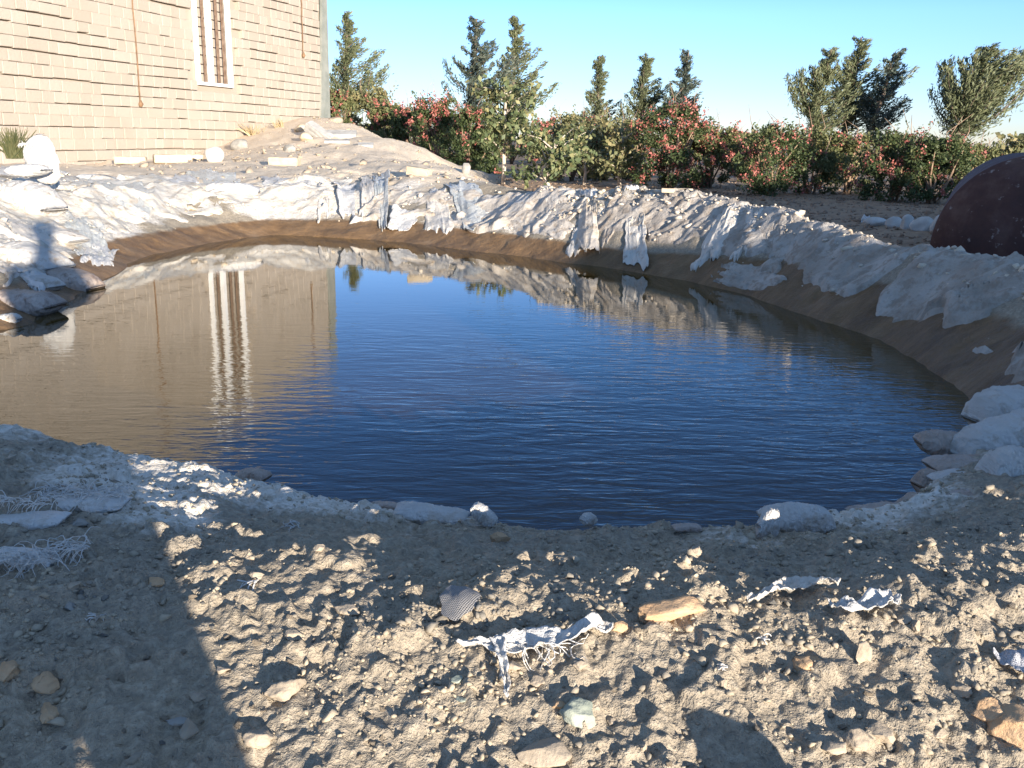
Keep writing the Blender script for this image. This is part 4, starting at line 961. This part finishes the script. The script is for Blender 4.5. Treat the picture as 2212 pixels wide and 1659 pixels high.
strip([(1786, 1322), (1830, 1326), (1880, 1322), (1915, 1314), (1942, 1320)], [.006, .030, .040, .036, .008], 'white_plastic', 'crumpled white strip right below the wavy dusty one', 4, .006, .008)
strip([(2142, 1420), (2180, 1432), (2230, 1448)], [.006, .045, .07], 'grey_weave', 'triangular grey woven scrap cut by the right edge', 5, .006, .004)
def patch_():
    c = at(990, 1306); sl = (hz(c.x, c.y+.08)-hz(c.x, c.y-.08))/.16; V = []; n = 28; F = []
    rr_ = [0, .3, .55, .75, .9, 1.0]
    for i, r0 in enumerate(rr_[1:]):
        for k in range(n):
            a = 2*math.pi*k/n; q = r0*(1+.12*math.sin(a*3+1)+.05*math.sin(a*7)); x = c.x+q*.034*math.cos(a); y = c.y+q*.050*math.sin(a)
            V.append((x, y, .3*hz(x, y)+.7*(c.z+sl*(y-c.y))+.006*(1-r0**2)+.008))
    V.append((c.x, c.y, c.z+.014)); ce = len(V)-1
    for i in range(len(rr_)-2):
        for k in range(n): F.append((i*n+k, i*n+(k+1) % n, (i+1)*n+(k+1) % n, (i+1)*n+k))
    for k in range(n): F.append((ce, (k+1) % n, k))
    V = [(v[0]-c.x, v[1]-c.y, v[2]-c.z) for v in V]; F = [f[::-1] for f in F]
    me = bpy.data.meshes.new('woven_patch'); me.from_pydata(V, [], F); me.polygons.foreach_set('use_smooth', [True]*len(F))
    m, t, b = mat('woven_grey', (.42, .41, .42), .7, .3)
    tc = t.nodes.new('ShaderNodeTexCoord'); mp = t.nodes.new('ShaderNodeMapping'); mp.inputs['Rotation'].default_value = (0, 0, .5); t.links.new(tc.outputs['Object'], mp.inputs[0])
    ws = []
    for ax in ('X', 'Y'):
        wv = t.nodes.new('ShaderNodeTexWave'); wv.bands_direction = ax; wv.inputs['Scale'].default_value = 85; wv.inputs['Distortion'].default_value = 1.5; t.links.new(mp.outputs[0], wv.inputs[0]); ws.append(wv.outputs['Fac'])
    h = mth(t, 'MAXIMUM', ws[0], ws[1])
    t.links.new(ramp(t, h, [(.3, (.27, .25, .23)), (.8, (.42, .40, .38))]), b.inputs['Base Color']); bump(t, b, h, .004, 1)
    me.materials.append(m); tag(obj('woven_patch', me, None, c), 'round grey woven patch pressed into the gravel, left of the torn strip', 'woven patch')
patch_()
# bits of plastic and a board along the right crest
for i, (px, py, w_, mk, lab) in enumerate([(1365, 408, 34, 'white_plastic', 'small white crumpled scrap on the crest before the red bush'), (1270, 422, 40, 'white_plastic', 'curled white sheet top on the crest above the bulging sheet'),
      (1570, 424, 26, 'white_plastic', 'tiny white scrap on the crest right of the yellow board'), (1870, 476, 20, 'white_plastic', 'tiny white scrap half way along the right crest'),
      (2120, 552, 70, 'white_plastic', 'long thin white plastic sliver on the crest before the tank'), (1490, 428, 120, 'dirty_plastic', 'thin grey film lying along the crest behind the board')]):
    drape('plastic_scrap', [(px-w_/2, py-5), (px+w_/2, py-6), (px+w_/2, py+4), (px-w_/2, py+5)], mk, lab, 'plastic scrap', 18, 10, .02, .12, 4, .5, 60+i)
block('board', 1462, 421, 66, 9, 'cream_brick', 'yellowish board lying on the crest below the red bush', 'board', rz=-.05, depth=.2, lift=.02, seed=33)

# ------------------------------------------------------------ leaves and trees
def leaf_cloud(name, C, Dv, L, Wd, m, seed=1, tone=None, parent=None):
    """C centres, Dv long axes (unit), L lengths, Wd widths: one rhombic leaf each"""
    g = np.random.default_rng(seed); n = len(C); rnd = g.normal(size=(n, 3)); s = np.cross(Dv, rnd); s /= np.linalg.norm(s, axis=1)[:, None]+1e-9
    L = np.broadcast_to(L, n)[:, None]; Wd = np.broadcast_to(Wd, n)[:, None]
    V = np.stack([C-Dv*L*.5, C+s*Wd*.5, C+Dv*L*.5, C-s*Wd*.5], 1).reshape(-1, 3); F = np.arange(n*4).reshape(n, 4)
    if tone is None: tone = g.random(n)
    return obj(name, np_mesh(name, V, F, m, False, {'tone': np.repeat(tone, 4)}), parent)
def unit(v): return v/(np.linalg.norm(v, axis=-1, keepdims=True)+1e-9)
def pine(px, ptop, lpx, rpx, fwd, mk, label, seed, base=290, xtop=None, sparse=1.0, low=.26, up=.9):
    g = np.random.default_rng(seed); d = ray(px, 300); s = fwd/2052; x0, y0 = d.x*fwd, fwd; z0 = hz(x0, y0)
    Ht = (EYE+ray(px, ptop).z*fwd)-z0; lean = ((xtop or px)-px)*s
    root = empty('pine_tree', (x0, y0, z0)); tag(root, label, 'tree', 'pines beyond the orchard')
    tk = MB(); tp = [(lean*(k/8)**1.3+.05*math.sin(k+seed), 0, Ht*k/8) for k in range(9)]
    tk.tube(tp, [.16*(1-k/9.5)+.02 for k in range(9)], 7)
    obj('trunk', tk.mesh('trunk', M['bark'], True), root)
    C, Dv, T = [], [], []; wd_l, wd_r = (px-lpx)*s, (rpx-px)*s; brm = MB()
    nb = int(58*sparse)
    for k in range(nb):
        f = low+(1-low)*(k+g.random())/nb; az = g.uniform(0, 2*math.pi); cs = math.cos(az)
        prof = min(1.0, ((1-f)/.58)**1.05)
        side = (wd_r if cs > 0 else wd_l)*1.95
        Lb = max(.5, prof*(abs(cs)*side+(1-abs(cs))*(wd_l+wd_r)*.45))*g.uniform(.55, 1.15)
        p = np.array([lean*f**1.3, 0, Ht*f*.97]); dr = np.array([cs+.22, math.sin(az), up*g.uniform(.2, .75)*(.5+.6*f)]); dr = unit(dr)
        ns = max(4, int(Lb/.16)); pts = [p.copy()]
        for q in range(ns):
            dr = unit(dr+np.array([.03, 0, .07])+g.normal(size=3)*.04); p = p+dr*Lb/ns; pts.append(p.copy())
            w_ = (q+1)/ns; cntn = int(g.integers(18, 28)*(1.1-.3*w_))
            off = g.normal(size=(cntn, 3))*np.array([.15, .15, .11])*(.85-.5*w_)*(1+.3*Lb)
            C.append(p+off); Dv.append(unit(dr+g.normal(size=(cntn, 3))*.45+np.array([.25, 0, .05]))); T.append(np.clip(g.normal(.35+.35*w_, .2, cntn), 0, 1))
        brm.tube([tuple(q) for q in pts[::2]], [.035*(1-i/len(pts[::2]))+.008 for i in range(len(pts[::2]))], 4)
    C, Dv, T = np.concatenate(C), np.concatenate(Dv), np.concatenate(T)
    L = g.uniform(.13, .29, len(C)); leaf_cloud('crown', C, Dv, L, L*.26, M[mk], seed, T, root)
    obj('branch', brm.mesh('branch', M['bark']), root)
pine(745, 28, 706, 818, 55, 'pine', 'pine standing right beside the building corner, leftmost of the pines', 1, xtop=754, up=1.1)
pine(1008, 40, 962, 1074, 52, 'pine_blue', 'dense dark bluish pine left of the slender twin pine', 2, xtop=1028)
pine(1098, 38, 1068, 1154, 54, 'pine', 'slender pine with a pointed top, right of the dark bluish pine', 3, xtop=1112)
pine(1284, 120, 1262, 1312, 62, 'pine', 'thin small pine alone between the slender pine and the middle pair', 4, xtop=1289)
pine(1376, 122, 1340, 1426, 60, 'pine', 'small pine with an upswept right side, left one of the middle pair', 5, xtop=1386)
pine(1462, 113, 1428, 1498, 58, 'pine_blue', 'small conical pine behind the reddest bush, right one of the middle pair', 6, xtop=1474)
pine(1745, 105, 1692, 1800, 50, 'pine', 'pine forming the left side of the big wind-blown clump', 7, xtop=1775)
pine(1820, 80, 1765, 1900, 52, 'pine', 'tallest pine in the centre of the big wind-blown clump', 8, xtop=1838)
pine(1872, 113, 1845, 1958, 50, 'pine_blue', 'thin see-through pine at the right side of the wind-blown clump', 9, xtop=1912, sparse=.6)
pine(2058, 100, 1972, 2190, 46, 'pine', 'broad wind-blown pine standing alone above the tank', 10, xtop=2106, sparse=1.35)

def bush(px, pbase, ptop, hw, fwd, mk, red, label, seed, cat='bush', dens=1.0, leaf=.062, whips=3, group='pomegranate-like bushes of the orchard', trunkm='twig', openb=.10):
    g = np.random.default_rng(seed); d = ray(px, pbase); s = fwd/2052; x0, y0 = d.x*fwd, fwd; z0 = hz(x0, y0)
    Ht = (EYE+ray(px, ptop).z*fwd)-z0; Wd = hw*s
    root = empty('orchard_bush', (x0, y0, z0)); tag(root, label, cat, group)
    st = MB(); 
    for k in range(7):
        a = g.uniform(0, 6.28); e = Vector((math.cos(a)*Wd*.55, math.sin(a)*Wd*.4, Ht*g.uniform(.55, .85))); m1 = e*.45+Vector((g.normal()*.08, g.normal()*.08, .05))
        st.tube([(g.normal()*.05, g.normal()*.05, -.03), m1, e], [.028, .018, .007], 5)
    for k in range(whips):
        a = g.uniform(0, 6.28); b_ = Vector((math.cos(a)*Wd*.6*g.random(), math.sin(a)*Wd*.4, Ht*.8)); st.tube([b_, b_+Vector((g.normal()*.06, 0, Ht*g.uniform(.15, .25))), b_+Vector((g.normal()*.16, 0, Ht*g.uniform(.3, .48)))], [.009, .007, .004], 4)
    obj('stems', st.mesh('stems', M[trunkm], True), root)
    nc = int(46*dens); C, T = [], []; RC = []
    for k in range(nc):
        a = g.uniform(0, 6.28); f = openb+(1-openb)*g.random()**.8; rad = math.sqrt(g.random())*(.35+.75*math.sin(math.pi*min(.96, .18+f*.72)))
        c = np.array([math.cos(a)*rad*Wd*.92, math.sin(a)*rad*Wd*.8, Ht*(f*.9)])
        cr = g.uniform(.13, .27)*min(Wd, Ht)*1.05; n = int(g.integers(70, 130)*dens)
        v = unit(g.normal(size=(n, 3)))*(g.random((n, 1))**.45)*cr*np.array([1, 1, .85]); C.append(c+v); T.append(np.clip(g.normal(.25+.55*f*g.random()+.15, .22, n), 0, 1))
        if g.random() < red:
            m_ = int(g.integers(16, 44)); dv = unit(g.normal(size=3)+np.array([0, -.9, .35])); ax = unit(g.normal(size=3)+np.array([0, 0, 1.2]))
            RC.append(c+dv*cr*.9+ax*g.uniform(-1, 1, (m_, 1))*cr*.7+g.normal(size=(m_, 3))*cr*.22)
    # sprigs that break the outline
    for k in range(int(26*dens)):
        a = g.uniform(0, 6.28); p = np.array([math.cos(a)*Wd*.75*g.random(), math.sin(a)*Wd*.5, Ht*g.uniform(.6, .85)]); dr = unit(np.array([math.cos(a)*.5, math.sin(a)*.3, g.uniform(.5, 1.4)])); ln = Ht*g.uniform(.1, .26)
        n = 16; t_ = np.linspace(.1, 1, n)[:, None]; q = p+dr*t_*ln+g.normal(size=(n, 3))*.03*Ht*.6
        (RC if g.random() < red*.7 else C).append(q)
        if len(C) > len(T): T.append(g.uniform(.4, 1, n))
    C = np.concatenate(C); T = np.concatenate(T); C[:, 2] = np.maximum(C[:, 2], .03); ls = leaf*fwd/24*g.uniform(.8, 1.6, len(C))
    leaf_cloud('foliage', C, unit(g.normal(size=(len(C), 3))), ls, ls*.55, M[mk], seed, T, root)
    if RC:
        RC = np.concatenate(RC); RC[:, 2] = np.maximum(RC[:, 2], .05); ls = leaf*fwd/24*g.uniform(.7, 1.2, len(RC)); leaf_cloud('red_leaves', RC, unit(g.normal(size=(len(RC), 3))), ls, ls*.7, M['red'], seed+500, None, root)
bs = [
 (728, 300, 184, 40, 34, 'leaf_mid', .35, 'olive bush with a few red sprays against the building corner'),
 (795, 300, 186, 52, 36, 'leaf_gold', .2, 'yellow-green bush under the leftmost pine'),
 (845, 320, 212, 48, 33, 'leaf_mid', .25, 'green bush right of the yellow-green one, above the mound'),
 (890, 335, 222, 50, 30, 'leaf_dark', .5, 'dark bush with red patches behind the middle of the mound'),
 (945, 350, 205, 55, 27, 'leaf_dark', .85, 'bush with bright red sprays on top, under the dark bluish pine'),
 (1020, 372, 225, 58, 25, 'leaf_dark', .5, 'dark green bush behind the leafy sapling with the white trunk'),
 (1235, 376, 236, 62, 28, 'leaf_gold', .08, 'grey-green bush behind the twisted sapling'),
 (1305, 378, 252, 56, 28, 'leaf_gold', .15, 'yellowish bush below the thin small pine'),
 (1360, 382, 262, 46, 26, 'leaf_mid', .3, 'olive bush just left of the reddest bush'),
 (1450, 404, 222, 74, 21, 'leaf_dark', 1.0, 'reddest bush, covered in red sprays, right of centre'),
 (1532, 402, 268, 66, 22, 'leaf_mid', .8, 'bush with many red sprays on the right flank of the reddest bush'),
 (1605, 395, 285, 46, 26, 'leaf_gold', .5, 'low yellowish bush behind the gap right of the reddest bush'),
 (1668, 428, 268, 74, 18.5, 'leaf_dark', .55, 'broad dark green bush with red flecks, left of the pine clump'),
 (1745, 420, 268, 66, 19.5, 'leaf_mid', .45, 'olive bush under the left side of the pine clump'),
 (1822, 425, 290, 62, 20, 'leaf_mid', .35, 'lighter olive bush under the tall central pine'),
 (1925, 432, 280, 74, 17.5, 'leaf_dark', .6, 'dark bush with red tips under the thin see-through pine'),
 (2015, 436, 290, 76, 17, 'leaf_dark', .4, 'darkest bush, deep green, left of the tank'),
 (2085, 430, 300, 56, 19, 'leaf_mid', .3, 'olive bush rising behind the tank'),
 (2160, 420, 322, 60, 22, 'leaf_mid', .1, 'greyish olive bush over the top of the tank'),
 (2235, 415, 330, 50, 24, 'leaf_mid', .1, 'olive bush cut by the right edge behind the tank'),
]
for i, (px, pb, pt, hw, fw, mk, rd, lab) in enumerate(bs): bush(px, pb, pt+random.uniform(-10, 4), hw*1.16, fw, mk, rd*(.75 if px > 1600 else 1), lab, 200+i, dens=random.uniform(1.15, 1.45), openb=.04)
# back row
for i in range(20):
    px = 730+i*78+random.uniform(-15, 15); pt = 245+(px-720)*.045+random.uniform(-14, 18)
    bush(px, 330, pt, random.uniform(46, 66), random.uniform(36, 44), random.choice(['leaf_mid', 'leaf_gold', 'leaf_mid', 'leaf_dark']), random.uniform(.1, .4),
         'distant orchard bush in the hazy back row behind the front bushes', 300+i, dens=.7, whips=5, group='distant back row of orchard bushes')

def sapling(px, pbase, ptop, fwd, trunk, mk, label, seed, ncl=16, spread=.55):
    g = np.random.default_rng(seed); d = ray(px, pbase); s = fwd/2052; x0, y0 = d.x*fwd, fwd; z0 = hz(x0, y0); Ht = (EYE+ray(px, ptop).z*fwd)-z0
    root = empty('leafy_sapling', (x0, y0, z0)); tag(root, label, 'tree'); t = MB()
    pts = [Vector((a*Ht, 0, b*Ht)) for a, b in trunk]; pts[0].z = -.03
    t.tube(pts, [.045*(1-.6*k/len(pts)) for k in range(len(pts))], 8); obj('trunk', t.mesh('trunk', M['pale_bark'], True), root)
    br = MB(); C, Dv, T = [], [], []; tp = pts[-1]
    for k in range(ncl):
        f = g.uniform(.3, 1); b0 = pts[0].lerp(tp, f); j = min(int(f*(len(pts)-1)), len(pts)-2); b0 = pts[j].lerp(pts[j+1], f*(len(pts)-1)-j)
        e = b0+Vector((g.uniform(-1, 1)*spread*Ht, g.uniform(-.7, .7)*spread*Ht, g.uniform(.05, .32)*Ht)); e.z = min(e.z, Ht*1.0)
        mm = b0.lerp(e, .5)+Vector((0, 0, .04*Ht)); br.tube([b0, mm, e], [.018, .013, .006], 5)
        for q in np.linspace(.35, 1.05, 7):
            c = np.array(b0.lerp(e, float(q))[:]); n = int(g.integers(7, 13)); C.append(c+g.normal(size=(n, 3))*.10); Dv.append(unit(g.normal(size=(n, 3))+np.array([0, 0, -.6]))); T.append(np.clip(g.normal(.5+.3*(c[2]/Ht-.5), .28, n), 0, 1))
    obj('branches', br.mesh('branches', M['pale_bark'], True), root)
    C, Dv, T = np.concatenate(C), np.concatenate(Dv), np.concatenate(T); L = g.uniform(.09, .16, len(C)); leaf_cloud('foliage', C, Dv, L, L*.62, M[mk], seed, T, root)
sapling(1087, 372, 190, 20.5, [(0, 0), (.01, .2), (0, .4), (.02, .55), (.01, .75), (.02, .95)], 'leaf_big', 'broad-leaved sapling with a straight white trunk behind the mound foot', 1, 20, .34)
sapling(1182, 379, 232, 19.5, [(0, 0), (.04, .10), (-.02, .20), (-.06, .30), (.02, .42), (.08, .6)], 'leaf_big', 'broad-leaved sapling with a twisted pale trunk', 2, 16, .5)
sapling(1262, 376, 262, 23, [(0, 0), (.02, .2), (-.02, .5), (.03, .8)], 'leaf_gold', 'yellowing thin sapling right of the twisted one', 3, 12, .5)
sapling(1340, 380, 268, 22, [(0, 0), (-.02, .2), (.02, .5), (.0, .85)], 'leaf_gold', 'yellowing sapling beside the left flank of the reddest bush', 4, 12, .5)
sapling(2175, 420, 282, 21, [(0, 0), (.02, .3), (.06, .6), (.1, .9)], 'leaf_gold', 'thin sapling top showing above the tank at far right', 5, 6, .3)

def tuft(px, py, hpx, wpx, n, mk, label, seed, name='rush_tuft', fwd=None):
    p = at(px, py) if fwd is None else P(px, py, fwd); s = p.y/2052; g = np.random.default_rng(seed); mb = MB()
    for k in range(n):
        a = g.uniform(0, 6.28); q = Vector((g.normal()*wpx*s*.12, g.normal()*wpx*s*.1, -.02)); e = q+Vector((g.normal()*wpx*s*.38, g.normal()*wpx*s*.2, hpx*s*g.uniform(.55, 1.05)))
        m_ = q.lerp(e, .55)+Vector((-(e.x-q.x)*.15, 0, .0)); w_ = (.006 if mk == 'grass' else .003)*s*2052/8; mb.tube([q, m_, e], [w_*1.1, w_*.8, w_*.25], 3, float(g.random()))
    return tag(obj(name, mb.mesh(name, M[mk]), None, p), label, 'grass tuft')
tuft(30, 338, 62, 60, 130, 'grass', 'green-brown rush tuft growing by the wall at the left edge', 1, fwd=9.6)
tuft(545, 292, 26, 50, 40, 'straw', 'dry yellow weed against the wall left of the cream chunks', 2, 'dry_weed')
tuft(605, 275, 22, 30, 30, 'straw', 'small dry weed higher up by the wall', 3, 'dry_weed')
tuft(1440, 405, 14, 26, 30, 'leaf_mid', 'small green weed on the tilled floor before the reddest bush', 4, 'green_weed')
tuft(710, 1160, 20, 16, 14, 'straw', 'thin pale weed on the shaded lip of the near bank', 5, 'dry_weed')

# ------------------------------------------------------------ the photographer, crouching behind the camera
def photographer():
    g = hz(0, -.35)
    J = {}; vs = []; rad = []; ed = []
    def J_(n, p, r, par=None):
        vs.append(p); rad.append(r); J[n] = len(vs)-1
        if par is not None: ed.append((J[par], J[n]))
    b = g
    J_('pelvis', (0, -.42, b+.47), .16); J_('waist', (0, -.41, b+.61), .16, 'pelvis'); J_('chest', (0, -.38, b+.82), .17, 'waist'); J_('neck0', (0, -.36, b+.96), .07, 'chest'); J_('neck', (0, -.34, b+1.01), .05, 'neck0')
    J_('head', (0, -.31, b+1.10), .085, 'neck'); J_('crown', (0, -.32, b+1.21), .078, 'head')
    for s in (-1, 1):
        t = str(s)
        J_('sh'+t, (s*.18, -.36, b+.90), .065, 'chest'); J_('el'+t, (s*.23, -.26, b+.68), .065, 'sh'+t); J_('wr'+t, (s*.09, -.09, b+.80), .028, 'el'+t); J_('pa'+t, (s*.06, -.065, b+.83), .030, 'wr'+t)
        J_('hip'+t, (s*.11, -.41, b+.44), .13, 'pelvis'); J_('kn'+t, (s*.13, -.24, b+.10), .10, 'hip'+t); J_('an'+t, (s*.12, -.62, b+.07), .05, 'kn'+t); J_('toe'+t, (s*.13, -.76, b+.03), .036, 'an'+t)
        for q in range(5):
            J_('f%d%s' % (q, t), (s*(.035-.004*q), -.045+.003*q, b+.87-.017*q), .009, 'pa'+t); J_('g%d%s' % (q, t), (s*(.012), -.035, b+.875-.017*q), .008, 'f%d%s' % (q, t))
    me = bpy.data.meshes.new('person'); me.from_pydata(vs, ed, []); o = obj('person', me); tag(o, 'person kneeling in dark clothes holding a camera, just behind the viewpoint', 'person')
    sk = o.modifiers.new('skin', 'SKIN'); o.modifiers.new('sub', 'SUBSURF').levels = 2; o.modifiers['sub'].render_levels = 2
    for i, sv in enumerate(me.skin_vertices[0].data): sv.radius = (rad[i], rad[i]); sv.use_root = (i == 0)
    me.materials.append(M['cloth'])
    o.location = (.115, .02, 0); v, f = rock(3, 3, 0, (.095, .105, .085), .01); h = obj('hair', np_mesh('hair', v, f, M['hair'], True), o, (0, -.335, b+1.20))
photographer()
